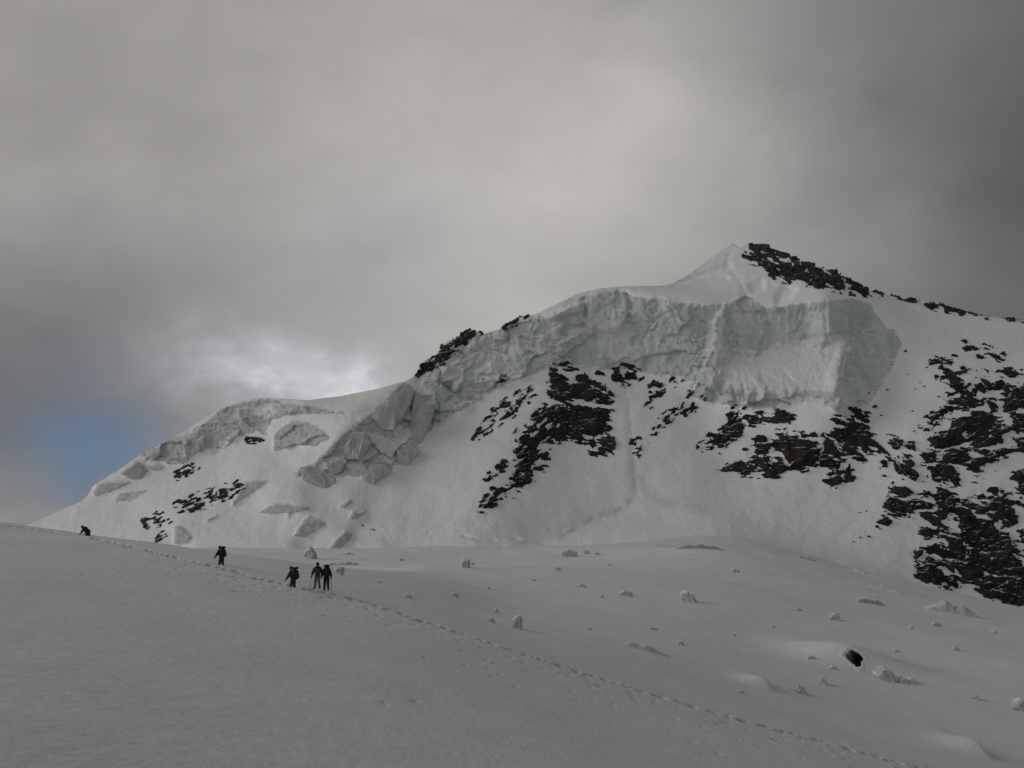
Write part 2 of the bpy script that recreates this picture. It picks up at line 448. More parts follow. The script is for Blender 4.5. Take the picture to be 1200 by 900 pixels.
def off(poly, metres, r=2):
    global D
    D = D + metres * blur(inpoly(jx, jy, poly).astype(float), r)
def crack(line, width, depth, frag=0):
    global D
    d = segdist(jx * .6 + FX * .4, jy * .6 + FY * .4, line)
    g = np.exp(-(d / width) ** 2)
    if frag: g = g * (np.clip(.45 + 1.6 * fbm(FX / 22, FY / 9, 3, 91), 0, 1) if frag == 1 else np.clip(.8 + 1.8 * fbm(FX / 8, FY / 8, 3, 91), 0, 1))
    D = D - depth * g

# hollows, buttresses and cracks of the ice
off(zG((910, 440), (960, 400), (1030, 385), (1100, 330), (1200, 330), (1200, 560), (1000, 560), (920, 540)), -5, 2)
off([(682, 375), (684, 352), (702, 339), (722, 339), (737, 350), (737, 375), (720, 390), (695, 388)], 5, 2)
off([(835, 372), (852, 360), (858, 380), (852, 400), (846, 440), (825, 466), (815, 440), (830, 410)], 7, 3)
off([(856, 366), (900, 364), (940, 360), (968, 356), (968, 398), (900, 406), (862, 412)], -4, 3)
off([(640, 372), (684, 352), (684, 364), (650, 376)], 6, 1)
off([(650, 392), (684, 378), (684, 388), (660, 396)], -5, 2)
off(zG((190, 540), (340, 500), (400, 480), (360, 520), (260, 560), (200, 610)), 6, 2)
off(zG((200, 620), (270, 640), (260, 720), (230, 700)), -6, 1)
off(zG((570, 400), (640, 350), (640, 430), (600, 500), (570, 470)), -5, 2)
off(zG((360, 420), (480, 340), (500, 380), (400, 440)), 4, 2)
off([(985, 404), (992, 412), (986, 458), (976, 466), (968, 440)], 4, 2)
for l, w, d_ in [([(734, 345), (738, 356), (736, 376)], 1.6, 9), ([(853, 366), (857, 385), (862, 405)], 2.5, 8), ([(652, 432), (648, 412), (652, 400), (664, 394)], 1.6, 7),
                 ([(684, 350), (687, 366), (682, 382)], 1.8, 8), ([(826, 420), (817, 440), (810, 460)], 1.5, 6), ([(528, 448), (526, 462), (522, 472)], 1.8, 7),
                 ([(508, 482), (502, 492)], 1.8, 8), ([(968, 352), (967, 375), (970, 398)], 1.4, 3), ([(990, 410), (986, 435), (984, 462)], 1.5, 4),
                 ([(838, 444), (846, 462)], 1.3, 5), ([(858, 452), (862, 470)], 1.3, 5), ([(886, 456), (884, 474)], 1.2, 4), ([(922, 452), (926, 474)], 1.2, 4),
                 ([(770, 350), (768, 372), (755, 395)], 1.5, 3), ([(587, 405), (588, 425)], 1.5, 6),
                 (zT((820, 430), (770, 460), (780, 490)), 1.6, 6), (zT((745, 600), (745, 665)), 1.6, 5), (zT((1000, 360), (980, 400)), 2, 8),
                 (zT((260, 740), (340, 750)), 1.4, 5), (zI((785, 540), (880, 500)), 1.3, 5), (zH((120, 300), (165, 290)), 1.5, 6)]:
    crack(l, w * 1.5, d_ * .75, 2)
for f_ in (FACET_1, FACET_2, FACET_3): off(f_, 3.5, 1)
for f_ in FOOT_ICE: off(f_[0], 3.5, 1)
off(BAND_MID, 3, 1); off(BAND_LOW, 2.5, 1); off(BAND_TOP, 2.0, 1)
# bergschrund and open cracks in the snow at the foot
for l, w, d_ in [([(543, 628), (560, 632), (580, 633)], 1.3, 4), ([(596, 628), (612, 634), (632, 636), (650, 632)], 1.6, 5), ([(658, 630), (672, 624), (690, 618)], 1.4, 3.5),
                 ([(424, 615), (430, 617)], 1.2, 4), ([(436, 620), (446, 621)], 1.2, 4), ([(490, 628), (508, 622), (530, 610)], 1.5, 2)]:
    crack(l, w * 1.2, d_ * .6, 1)
crack([(728, 452), (737, 480), (738, 510), (742, 545), (745, 580), (735, 594), (700, 606), (660, 622)], 5, 1.2)
# snow step and hollows on the left flank
off(zT((440, 320), (600, 290), (590, 308), (440, 322)), -3, 1)
off([(345, 570), (400, 575), (430, 595), (400, 640), (330, 642)], 3, 6)
for q in [zF((440, 205), (470, 165), (505, 175), (490, 205), (445, 225)), zF((355, 165), (405, 150), (405, 180), (370, 190))]:
    off(q, -5, 2)
for l in [zF((130, 165), (230, 130), (300, 110)), zF((100, 165), (190, 150), (290, 145))]:
    crack(l, 3, 3.5)
for l in [zF((215, 75), (180, 120), (130, 150)), zF((255, 50), (240, 90), (200, 125)), zF((300, 70), (290, 110), (330, 150), (350, 190))]:
    crack(l, 3, 1.3)
for q in [(300, 645), (312, 640)]: pass
DISP = D

def bil(arr, x, y, x0, y0, step):
    a = np.clip((np.asarray(x, float) - x0) / step, 0, arr.shape[1] - 1.001)
    b = np.clip((np.asarray(y, float) - y0) / step, 0, arr.shape[0] - 1.001)
    i = a.astype(int); j = b.astype(int); f = a - i; g = b - j
    return (arr[j, i] * (1 - f) + arr[j, i + 1] * f) * (1 - g) + (arr[j + 1, i] * (1 - f) + arr[j + 1, i + 1] * f) * g

LOGS = blur(LOGD, 1)
def depth(px, py, disp=True):
    Y = np.exp(.5 * bil(LOGD, px, py, PX0, PY0, STEP) + .5 * bil(LOGS, px, py, PX0, PY0, STEP))
    return Y - bil(DISP, px, py, PX0, PY0, 1.0) if disp else Y

def surf(px, py, lift=0):
    Y = depth(px, py)
    u, v = uv(px, py)
    Yl = Y - .8 * lift
    return np.stack([u * Y, Yl, v * Y + .6 * lift], -1)

# ---- mountain mesh, cut along the borders of the ice into separate things
cols = np.arange(PX0, PX1 + .1, 1.3)
NR = 350
top = sky(cols)
t = np.linspace(0, 1, NR)[:, None]
MPY = top[None] + (PY1 - top[None]) * t
MPX = np.broadcast_to(cols[None], MPY.shape)
MCO = surf(MPX, MPY)
crest = MCO[0]
back = []
for k, (dy, dz) in enumerate([(6, -2.0), (25, -16), (80, -70), (260, -240), (700, -520)]):
    b_ = crest.copy(); b_[:, 0] *= 1 + dy / np.maximum(b_[:, 1], 1); b_[:, 1] += dy; b_[:, 2] += dz
    back.append(b_)
MALL = np.concatenate([np.array(back[::-1]), MCO], 0)
NB = len(back)
q = grid_quads(NB + NR, len(cols))
fid = np.zeros(len(q), np.int32)
nfc = len(cols) - 1
mid_px = .25 * (MPX[:-1, :-1] + MPX[1:, :-1] + MPX[1:, 1:] + MPX[:-1, 1:]); mid_py = .25 * (MPY[:-1, :-1] + MPY[1:, :-1] + MPY[1:, 1:] + MPY[:-1, 1:])
ii = np.clip((mid_px - PX0).round().astype(int), 0, len(fx) - 1); jj = np.clip((mid_py - PY0).round().astype(int), 0, len(fy) - 1)
fid[NB * nfc:] = ICE_ID[jj, ii].ravel()
allco = MALL.reshape(-1, 3)

dust = .42 * blur(inpoly(jx, jy, LEDGE).astype(float), 6) * (.8 + .9 * fbm(FX / 12, FY / 7, 3, 19))
dust = np.maximum(dust, .8 * blur(inpoly(jx, jy, [(905, 480), (925, 466), (945, 462), (962, 468), (980, 486)]).astype(float), 3))
for q_, a_ in [(zT((560, 480), (610, 460), (760, 580), (740, 670), (680, 660)), .8), (zT((740, 410), (850, 440), (850, 480), (830, 545), (740, 560)), .7), (zT((200, 680), (340, 640), (380, 690), (330, 720), (230, 720)), .8),
               (zT((880, 130), (1040, 40), (1020, 190), (920, 190)), .9), (zH((480, 200), (560, 150), (620, 130), (640, 180), (560, 260)), .8), (zH((170, 470), (250, 380), (340, 340), (400, 350), (300, 420), (220, 480)), .6),
               (zG((480, 520), (600, 380), (640, 360), (590, 470), (560, 600), (480, 600)), .55), (zG((820, 480), (980, 330), (1080, 270), (1110, 330), (980, 420), (900, 540)), .6), (zG((430, 610), (560, 590), (650, 540), (640, 600), (480, 660)), .6)]:
    dust = np.maximum(dust, a_ * blur(inpoly(jx, jy, q_).astype(float), 2.5))
dirt_and_shade = np.zeros(FX.shape)
run = [(733, 450), (737, 480), (738, 510), (742, 545), (745, 580), (735, 594), (700, 606), (655, 628)]
dirt_and_shade += .42 * np.exp(-(segdist(jx, jy, run) / 3.2) ** 2) * np.clip(.7 + 1.6 * fbm(FX / 9, FY / 9, 3, 88), 0, 1.2)
dirt_and_shade += .55 * np.exp(-(segdist(jx, jy, [(742, 545), (760, 585), (830, 600)]) / 6.0) ** 2) * .4
def dirt_at(px, py): return bil(dirt_and_shade, px, py, PX0, PY0, 1.0)

me, used = mesh_np('mountain', allco, q[fid == 0])
dv = np.concatenate([np.zeros((NB, len(cols))), dirt_at(MPX, MPY)], 0).ravel()[used]
me.attributes.new('dirt_and_shade', 'FLOAT', 'POINT').data.foreach_set('value', dv.astype(np.float32))
tag(link('mountain', me, M_SNOW_FAR), kind='structure')

def ice_thing(name, ids, mat, label, cat):
    me, us_ = mesh_np(name, allco, q[np.isin(fid, ids)])
    dv_ = np.concatenate([np.zeros((NB, len(cols))), bil(dust, MPX, MPY, PX0, PY0, 1.0)], 0).ravel()[us_]
    me.attributes.new('dusting', 'FLOAT', 'POINT').data.foreach_set('value', dv_.astype(np.float32))
    return tag(link(name, me, mat), label, cat)

cliff = ice_thing('ice_cliff', [1], M_ICE, 'tall pale blue-green hanging ice wall below the summit, above the dark rocks', 'ice cliff')
ice_thing('ice_cliff', [2], M_ICE, 'sloping crumpled ice arm climbing left to right into the tall ice wall', 'ice cliff')
ice_thing('icefall', [3], M_ICE_GREY, 'broken grey icefall tongue with a pointed slab, running down left of the slope', 'icefall')
SG = 'ice seracs along the left shoulder'
ice_thing('serac', [4], M_ICE_GREY, 'long serac band curling under the crest of the left shoulder', 'serac')['group'] = SG
ice_thing('serac', [5], M_ICE_GREY, 'crumbled serac cluster under the right end of the long shoulder band', 'serac')['group'] = SG
ice_thing('serac', [6], M_ICE_GREY, 'rounded serac group below the left end of the long shoulder band', 'serac')['group'] = SG
ice_thing('serac', [7], M_ICE_GREY, 'lowest wide serac on the left skyline, beside the blue gap', 'serac')['group'] = SG
ice_thing('serac', [8], M_ICE_GREY, 'ragged ice step behind the triangular ice block on the left shoulder', 'serac')['group'] = SG
ice_thing('serac', [9], M_ICE_GREY, 'small rounded serac lump right of the triangular ice block', 'serac')['group'] = SG
ice_thing('serac', [10], M_ICE_GREY, 'faint shallow ice patch on the snow below the triangular ice block', 'serac')['group'] = SG

for i_, f_ in enumerate(FOOT_ICE):
    ice_thing('serac', [11 + i_], M_ICE_SLAB, f_[1], 'serac')['group'] = 'ice blocks at the foot of the left shoulder'

# ------------------------------------------------------------------ rock outcrops
def outcrop(name, polys, label, cat, ang=12, sx=9.0, sy=2.6, mat=None, cuts=(), seed=1, relief=1.0, group='dark rock outcrops on the mountain face', edge=2.2):
    xs = [x for pl in polys for x, y in pl[0]]; ys = [y for pl in polys for x, y in pl[0]]
    st = .8
    ax = np.arange(min(xs) - 6, max(xs) + 6, st); ay = np.arange(min(ys) - 6, max(ys) + 6, st)
    X, Yp = np.meshgrid(ax, ay)
    wx = X + 1.6 * fbm(X / 9, Yp / 9, 3, seed + 60, .5); wy = Yp + 1.6 * fbm(X / 9, Yp / 9, 3, seed + 70, .5)
    M = np.zeros(X.shape)
    A_ = np.full(X.shape, float(ang))
    for pl in polys:
        poly, d_ = pl[0], pl[1]
        ins = inpoly(wx, wy, poly)
        M = np.maximum(M, d_ * blur(ins.astype(float), edge / st))
        if len(pl) > 2: A_[ins] = pl[2]
    for c in cuts:
        M = M - .8 * blur(inpoly(X + .6 * (wx - X), Yp + .6 * (wy - Yp), c).astype(float), 1)
    n = 0; crag = 0; wsum = 0
    x0_, y0_ = X.mean(), Yp.mean()
    for k_, an in enumerate(np.unique(A_)):
        w_ = blur((A_ == an).astype(float), 3) + 1e-4
        ca, sa = math.cos(math.radians(an)), math.sin(math.radians(an))
        xr = (wx - x0_) * ca + (wy - y0_) * sa; yr = -(wx - x0_) * sa + (wy - y0_) * ca
        n_ = .75 * fbm(xr / (sx * 2.0), yr / (sy * 2.1), 3, seed + k_, .5) + .42 * (worley(xr / (sx * 1.4), yr / (sy * 1.5), seed + 5 + k_)[2] - .5) + .24 * (worley(xr / (sx * .5), yr / (sy * .6), seed + 6 + k_)[2] - .5)
        c_ = 2.6 * facets(xr / 20, yr / 11, seed + 3) + .8 * facets(xr / 8, yr / 3.4, seed + 4) + 1.0 * (ridged(xr / 18, yr / 5, 4, seed + 8) - .4)
        n = n + w_ * n_; crag = crag + w_ * c_; wsum = wsum + w_
    n = n / wsum; crag = crag / wsum
    n = n / (n.std() + 1e-6)
    h = M - .30 + .36 * n * np.clip(1.25 - .62 * M, .45, 1.2)
    h = np.where(M < .03, -1, h)
    body = np.clip(h, 0, 1)
    lift = np.where(h > 0, 1.2 * np.tanh(h * 9), 2.5 * np.tanh(h * 6))
    lift = lift * .6 + relief * np.clip(body * 3.0, 0, 1) * (.9 + crag)
    py = np.maximum(Yp, sky(X) - .6 - .8 * np.clip(body * 4, 0, 1))
    co = surf(X, py, lift).reshape(-1, 3)
    Q = grid_quads(len(ay), len(ax))
    keep = (h.ravel()[Q] > -.10).any(1) & ((Yp - sky(X)).ravel()[Q] > -2.5).all(1)
    # drop flecks of only a few faces
    me, _ = mesh_np(name, co, Q[keep])
    o = tag(link(name, me, mat or M_ROCK), label, cat, group)
    return o

outcrop('rock_rib', [
    (zA((520, 40), (560, 70), (560, 110), (600, 150), (640, 170), (650, 110), (690, 90), (740, 120), (790, 160), (780, 190), (840, 210), (835, 270), (800, 265), (720, 245), (650, 225), (620, 240), (570, 240), (490, 200), (500, 150), (480, 130)), .92),
    (zA((545, 45), (600, 45), (655, 65), (600, 74), (555, 68)), .9),
    (zA((590, 240), (700, 265), (760, 280), (835, 285), (830, 400), (840, 470), (835, 535), (770, 520), (740, 470), (690, 470), (640, 460), (570, 455), (530, 480), (480, 495), (470, 460), (530, 430), (545, 350), (570, 280)), .82),
    (zA((450, 260), (570, 260), (570, 330), (540, 430), (470, 460), (480, 540), (440, 560), (420, 620), (330, 640), (310, 730), (280, 740), (270, 700), (200, 800), (110, 850), (95, 820), (140, 790), (200, 740), (280, 690), (290, 640), (310, 560), (300, 500), (350, 400), (420, 310)), .56, -38),
    (zA((170, 740), (270, 700), (260, 740), (180, 800), (110, 850), (95, 820)), .72, -38),
    (zA((300, 610), (340, 620), (310, 690), (400, 650), (390, 690), (310, 730), (280, 720)), .78, -38),
    (zA((400, 600), (480, 600), (430, 640)), .78, -20), (zA((430, 550), (470, 520), (500, 550), (430, 580)), .8, -20),
    (zA((130, 690), (150, 650), (240, 570), (250, 600), (210, 650)), .66, -40),
    (zA((320, 520), (420, 450), (450, 480), (380, 560), (310, 600)), .66, -38),
    (zA((685, 510), (720, 490), (760, 540), (700, 525)), .75)],
    'large dark rock rib in the middle of the face, under the ice wall', 'rock', ang=10, seed=3,
    cuts=[zA((570, 75), (650, 75), (640, 95), (590, 110)), zA((640, 232), (740, 255), (830, 275), (820, 282), (720, 272)), zA((670, 425), (720, 430), (740, 455), (690, 450))])
outcrop('rock_scatter', [(zA((170, 290), (250, 230), (320, 190), (400, 160), (420, 200), (360, 260), (300, 310), (200, 370), (100, 445), (45, 445), (100, 405)), .30, -38),
                         (zA((210, 300), (300, 220), (320, 270), (230, 350)), .40, -38), (zA((200, 130), (220, 110), (265, 105), (210, 135)), .7, -30), (zA((260, 430), (300, 360), (290, 400), (270, 435)), .55, -50)],
        'sparse stones showing through snow left of the large rock rib', 'rock', ang=-38, sx=6, sy=2.2, seed=9, relief=.5)
outcrop('rock_outcrop', [(zB((165, 110), (240, 68), (350, 80), (380, 100), (330, 150), (290, 205), (240, 190), (170, 170)), .95), (zB((60, 95), (130, 85), (120, 110), (70, 110)), .72)],
        'small dark rock knob tucked against the foot of the ice wall', 'rock', seed=13)
outcrop('rock_outcrop', [
    (zB((475, 290), (520, 240), (560, 230), (555, 270), (500, 310)), 1), (zB((490, 230), (520, 200), (550, 210), (500, 240)), .7),
    (zB((530, 460), (560, 420), (640, 400), (660, 350), (700, 320), (760, 350), (810, 335), (800, 380), (720, 440), (680, 430), (620, 480), (540, 520), (470, 590), (440, 620), (420, 610), (500, 540)), .54, -32),
    (zB((300, 610), (330, 580), (370, 600), (390, 640), (330, 665)), .75), (zB((345, 710), (370, 680), (380, 740)), .9),
    (zB((455, 220), (475, 165), (490, 200), (450, 270)), .66), (zB((360, 195), (400, 150), (415, 170)), .75), (zB((730, 275), (785, 258), (770, 292)), .8),
    (zB((620, 160), (710, 148), (640, 210)), .52, -30), (zB((855, 295), (885, 268), (870, 300)), .8), (zB((430, 360), (460, 330), (465, 380)), .6), (zB((545, 130), (600, 115), (600, 135)), .6)],
    'broken line of dark rocks slanting up right of the central gully', 'rock', ang=-28, sx=7, seed=17, relief=.8)
outcrop('rock_outcrop', [
    (zC((235, 110), (290, 120), (335, 210), (310, 270), (235, 310), (220, 345), (195, 330), (200, 250), (225, 200)), .98),
    (zC((40, 350), (130, 270), (200, 240), (190, 340), (120, 375), (70, 370)), .5), (zC((110, 345), (145, 345), (140, 375), (110, 372)), .85)],
    'narrow dark rock tooth at the left end of the lower cliff', 'rock', ang=-15, sx=7, seed=23)
outcrop('rock_outcrop', [
    (zC((345, 150), (490, 140), (480, 220), (440, 210), (400, 205), (350, 200)), .74), (zC((500, 130), (580, 112), (660, 155), (610, 190), (520, 180)), .95),
    (zC((385, 330), (420, 280), (470, 300), (515, 345), (470, 380), (430, 400), (390, 370)), .95),
    (zC((160, 495), (250, 460), (340, 450), (440, 420), (530, 400), (610, 480), (570, 530), (400, 530), (250, 515)), .70),
    (zC((520, 310), (570, 265), (680, 270), (690, 310), (740, 320), (830, 340), (800, 360), (810, 440), (780, 470), (690, 500), (640, 480), (590, 410), (540, 370)), .98),
    (zC((560, 385), (620, 480), (560, 530), (530, 500), (535, 400)), .95), (zC((690, 265), (810, 280), (720, 295)), .7), (zC((550, 220), (610, 240), (560, 250)), .7), (zC((330, 370), (375, 360), (370, 395)), .8), (zC((325, 410), (390, 405), (380, 425)), .8)],
    'blocky dark rock cliff under the lower ice ledge, left of a thin snow gully', 'rock', ang=6, seed=29,
    cuts=[zC((560, 375), (575, 370), (625, 475), (612, 482)), zC((640, 435), (665, 430), (660, 455), (640, 450))])
outcrop('rock_outcrop', [
    (zC((840, 290), (920, 250), (960, 210), (1020, 190), (1080, 200), (1170, 260), (1150, 330), (1170, 410), (1100, 450), (1060, 420), (950, 430), (930, 450), (840, 475)), .84),
    (zC((850, 190), (940, 155), (1000, 190), (960, 215), (880, 190)), .62), (zC((1015, 95), (1080, 110), (1160, 160), (1100, 190), (1040, 150)), .68, 35),
    (zD((220, 700), (290, 720), (320, 760), (370, 780), (380, 810), (330, 800)), .66, 35), (zD((320, 660), (420, 700), (370, 740)), .58, 35), (zD((230, 830), (320, 850), (310, 862)), .7)],
    'dark layered rock cliff below the right corner of the ice wall', 'rock', ang=10, seed=31,
    cuts=[zC((940, 405), (1060, 395), (1060, 415), (950, 425)), zC((910, 318), (1000, 312), (1000, 322), (910, 328))])
outcrop('rock_outcrop', [(zC((850, 570), (900, 500), (965, 490), (965, 590), (870, 590)), 1.0)], 'isolated dark square boulder on snow beneath the layered cliff', 'rock', seed=37)
outcrop('rock_outcrop', [(zC((978, 490), (1020, 480), (1030, 550), (1000, 570), (980, 520)), .95)], 'small dark boulder right beside the isolated square boulder', 'rock', seed=38)
outcrop('rock_outcrop', [
    (zD((570, 155), (690, 160), (770, 150), (760, 175), (640, 180), (590, 190)), .55), (zD((640, 280), (700, 240), (750, 250), (800, 300), (790, 340), (740, 325), (690, 300)), .88),
    (zD((790, 60), (880, 90), (900, 110), (830, 110)), .7, 25), (zD((890, 70), (1000, 110), (1075, 160), (1040, 172), (970, 110)), .66, 30), (zD((890, 140), (970, 150), (965, 168)), .62),
    (zD((650, 225), (760, 215), (870, 235), (760, 240)), .52), (zD((1020, 240), (1200, 230), (1190, 262), (1050, 275)), .55), (zD((900, 280), (960, 290), (1000, 350), (940, 340)), .74, 30),
    (zD((900, 240), (960, 250), (980, 270), (920, 260)), .55)],
    'thin scattered rock ledges high on the right snow slope', 'rock', ang=14, seed=41, relief=.7)
outcrop('rock_cliff', [
    (zD((700, 410), (760, 350), (850, 350), (950, 370), (950, 450), (880, 500), (800, 470), (720, 440)), .82), (zD((550, 580), (600, 530), (680, 490), (870, 470), (860, 500), (760, 500), (640, 550)), .74, -18),
    (zD((500, 640), (540, 600), (690, 580), (620, 612)), .6, -18),
    (zD((710, 575), (850, 530), (900, 500), (1000, 520), (1060, 560), (1050, 700), (900, 740), (820, 700), (760, 710), (720, 670), (630, 640), (750, 600)), .93, -10),
    (zD((580, 700), (640, 660), (750, 670), (770, 720), (650, 745)), .95), (zD((540, 790), (600, 750), (650, 790), (620, 850), (560, 840)), .9),
    (zD((680, 770), (760, 740), (860, 770), (860, 830), (780, 850), (700, 810)), .9), (zD((610, 850), (700, 830), (760, 880), (700, 900)), .86),
    (zD((880, 780), (1000, 730), (1130, 730), (1140, 760), (1000, 810), (940, 850), (900, 900), (830, 870), (870, 810)), .84),
    (zD((980, 340), (1060, 320), (1170, 340), (1300, 400), (1300, 500), (1080, 500), (1050, 430), (1100, 390), (1000, 370)), .78), (zD((1110, 530), (1300, 520), (1300, 650), (1140, 620)), .76),
    (zD((1040, 540), (1100, 560), (1090, 630), (1050, 600)), .75), (zD((950, 400), (1050, 480), (960, 490)), .55, 40), (zD((1140, 640), (1260, 660), (1300, 760), (1150, 740)), .5),
    (zD((840, 335), (930, 350), (900, 365)), .7), (zD((1200, 300), (1500, 420), (1600, 640), (1300, 640)), .6)],
    'dark jagged rock face at the upper right edge, streaked with snow', 'rock', ang=4, seed=43, cuts=[zD((805, 715), (870, 690), (880, 630), (892, 640), (880, 700), (815, 722))])
outcrop('rock_outcrop', [(zD((380, 810), (460, 770), (500, 870), (480, 905), (400, 880)), .92), (zD((420, 720), (490, 710), (480, 760)), .86), (zE((400, 0), (480, -10), (560, 80), (500, 50)), .72, 40)],
        'narrow rock spur descending between the layered cliff and the right face', 'rock', ang=40, seed=47)
outcrop('rock_outcrop', [(zE((310, 230), (360, 100), (420, 110), (480, 180), (530, 190), (600, 210), (620, 240), (480, 270), (470, 300), (330, 300)), .98),
                         (zE((630, 110), (700, 120), (780, 190), (740, 240), (700, 320), (640, 380), (600, 330), (540, 310), (480, 300), (560, 280), (640, 260), (620, 200), (640, 180)), .88),
                         (zE((525, 150), (560, 140), (580, 180), (540, 180)), .8), (zE((600, -10), (740, -10), (800, 90), (730, 100), (650, 30), (640, 90), (600, 50)), .74, 40), (zE((860, 75), (915, 48), (912, 70)), .8), (zE((585, 150), (620, 150), (620, 185)), .7)],
        'pointed dark rock wedge standing above the lowest right cliff', 'rock', ang=10, seed=53)
outcrop('rock_outcrop', [(zE((255, 350), (300, 305), (350, 330), (280, 360)), 1.0)], 'single low dark boulder at the foot of the pointed rock wedge', 'rock', seed=57)
outcrop('rock_cliff', [
    (zE((750, 240), (850, 260), (890, 300), (950, 340), (1050, 390), (1100, 430), (1200, 560), (1330, 640), (1400, 900), (1200, 880), (1100, 875), (1020, 850), (920, 770), (820, 710), (760, 650), (720, 680), (800, 750), (720, 730), (720, 800), (660, 780), (650, 730), (540, 720), (515, 680), (510, 530), (580, 520), (610, 490), (700, 480), (690, 450), (640, 410), (560, 430), (520, 430), (545, 385), (620, 400), (720, 430), (760, 440), (830, 440), (770, 400), (770, 360), (810, 330), (760, 310)), 1.0),
    (zE((660, 375), (730, 380), (740, 430), (690, 410)), .8), (zE((780, 180), (870, 200), (970, 210), (1060, 170), (1140, 200), (1150, 330), (1080, 380), (950, 300), (870, 270)), .76),
    (zE((880, 170), (940, 165), (940, 200), (890, 200)), .9), (zE((970, 150), (1040, 150), (1040, 210), (980, 200)), .9), (zE((1050, 130), (1170, 120), (1120, 40), (1200, 20), (1300, 60), (1300, 140), (1090, 170)), .88),
    (zE((1120, 190), (1190, 200), (1190, 240), (1140, 240)), .84), (zE((1170, 400), (1260, 400), (1260, 520), (1170, 470)), .95), (zE((1230, 200), (1500, 300), (1500, 600), (1280, 500)), .7)],
    'massive black rock cliff at the lower right edge, meeting the glacier', 'rock', ang=12, seed=59, relief=1.2,
    cuts=[zE((540, 560), (595, 575), (560, 585)), zE((860, 510), (920, 525), (930, 510), (1000, 540), (930, 548)), zE((1010, 625), (1070, 665), (1030, 655)), zE((995, 690), (1030, 685), (1020, 707)),
          zE((745, 615), (815, 690), (795, 695), (745, 640)), zE((970, 560), (1018, 570), (990, 588)), zE((680, 430), (718, 480), (700, 492)), zE((900, 735), (990, 740), (920, 755))])
RG = 'rocky crests along the skyline'
outcrop('rock_crest', [(zF((345, 65), (375, 36), (440, 52), (470, 72), (530, 92), (620, 128), (690, 158), (770, 198), (700, 196), (620, 182), (550, 165), (460, 155), (410, 130), (400, 105), (350, 95)), .66)],
        'long dark rocky summit crest sloping down to the right', 'rock', ang=22, sx=7, sy=2.4, seed=61, mat=M_ROCK_RIDGE, group=RG)
outcrop('rock_crest', [(zF((893, 212), (930, 218), (960, 232), (1000, 236), (1050, 248), (1100, 268), (1000, 252), (960, 244), (910, 240)), .8), (zF((790, 196), (880, 210), (860, 214)), .6), (zF((1110, 264), (1200, 272), (1200, 278)), .55)],
        'low thin rock crest on the right skyline', 'rock', ang=14, sx=6, sy=2, seed=63, mat=M_ROCK_RIDGE, group=RG, relief=.6)
outcrop('rock_crest', [(zG((45, 600), (70, 520), (130, 500), (180, 480), (200, 410), (240, 385), (330, 340), (360, 300), (410, 305), (470, 322), (430, 340), (300, 420), (230, 500), (180, 545), (120, 570), (70, 600)), .64)],
        'dark rocky crest on the left skyline behind the ice arm', 'rock', ang=-32, sx=6, sy=2.4, seed=65, mat=M_ROCK_RIDGE, group=RG, relief=.7)
outcrop('rock_crest', [(zG((610, 255), (680, 228), (780, 192), (700, 238), (610, 298)), .95)], 'tiny rock strip on the snow crest left of the ice wall top', 'rock', ang=-25, sx=6, sy=1.8, seed=67, mat=M_ROCK_RIDGE, group=RG, relief=.5)
LG = 'rock streaks on the left shoulder'
outcrop('rock_scatter', [(zJ((490, 450), (600, 410), (730, 372), (740, 385), (720, 412), (620, 458), (510, 482)), .34)], 'widest streak of small rocks across the left shoulder snow', 'rock', ang=-22, sx=5, sy=1.6, seed=71, relief=.3, group=LG, edge=2.6)
outcrop('rock_scatter', [(zJ((375, 515), (440, 480), (485, 510), (400, 538)), .30)], 'sparse rock streak low on the left shoulder, below the widest streak', 'rock', ang=-22, sx=5, sy=1.6, seed=73, relief=.3, group=LG, edge=2.6)
outcrop('rock_scatter', [(zJ((420, 578), (468, 546), (445, 578)), .68)], 'lowest small rock patch on the left shoulder, just above the snow slope', 'rock', ang=-28, sx=5, sy=1.6, seed=75, relief=.3, group=LG, edge=2.6)
outcrop('rock_scatter', [(zJ((485, 357), (530, 325), (582, 314), (550, 342), (500, 362)), .66)], 'small rock streak below the left end of the serac band', 'rock', ang=-25, sx=5, sy=1.6, seed=77, relief=.3, group=LG, edge=2.6)
outcrop('rock_scatter', [(zH((385, 405), (420, 368), (510, 380), (545, 395), (470, 418)), .82)], 'single dark rock under the curl of the long serac band', 'rock', ang=0, sx=5, sy=1.6, seed=79, relief=.5, group=LG, edge=1)

# ------------------------------------------------------------------ ground: near slope and glacier
ANCH = []
for x_, y_, d_ in BASE:
    u_, v_ = uv(x_, y_); ANCH.append((u_ * d_, d_, v_ * d_))
for x_, y_, d_ in [(605, 730, 77), (600, 690, 140), (1000, 770, 115), (1190, 800, 100), (1150, 870, 75), (800, 690, 170), (820, 640, 430), (700, 655, 420), (450, 662, 350), (920, 700, 190),
                   (545, 664, 330), (1100, 730, 190), (300, 652, 400), (900, 850, 72), (400, 672, 190), (1200, 724, 380), (1200, 728, 250), (1100, 705, 420), (1100, 713, 290), (1000, 677, 420), (1000, 692, 260), (920, 664, 450), (1320, 740, 400), (1320, 750, 250), (1320, 800, 110)]:
    u_, v_ = uv(x_, y_); ANCH.append((u_ * d_, d_, v_ * d_))
ANCH += [(-300, 300, -24), (-150, 150, -24), (-60, 120, -20), (-40, 60, -18), (-60, -50, -28), (0, 20, -14), (30, 15, -22), (60, 0, -28), (300, 60, -40)]
AN = np.array(ANCH)
SCL = 300.0
def _k(r2): return .5 * r2 * np.log(r2 + 1e-9)
_a = AN[:, :2] / SCL
_r2 = ((_a[:, None] - _a[None]) ** 2).sum(-1)
_n = len(_a)
_M = np.zeros((_n + 3, _n + 3)); _M[:_n, :_n] = _k(_r2) + np.eye(_n) * .004
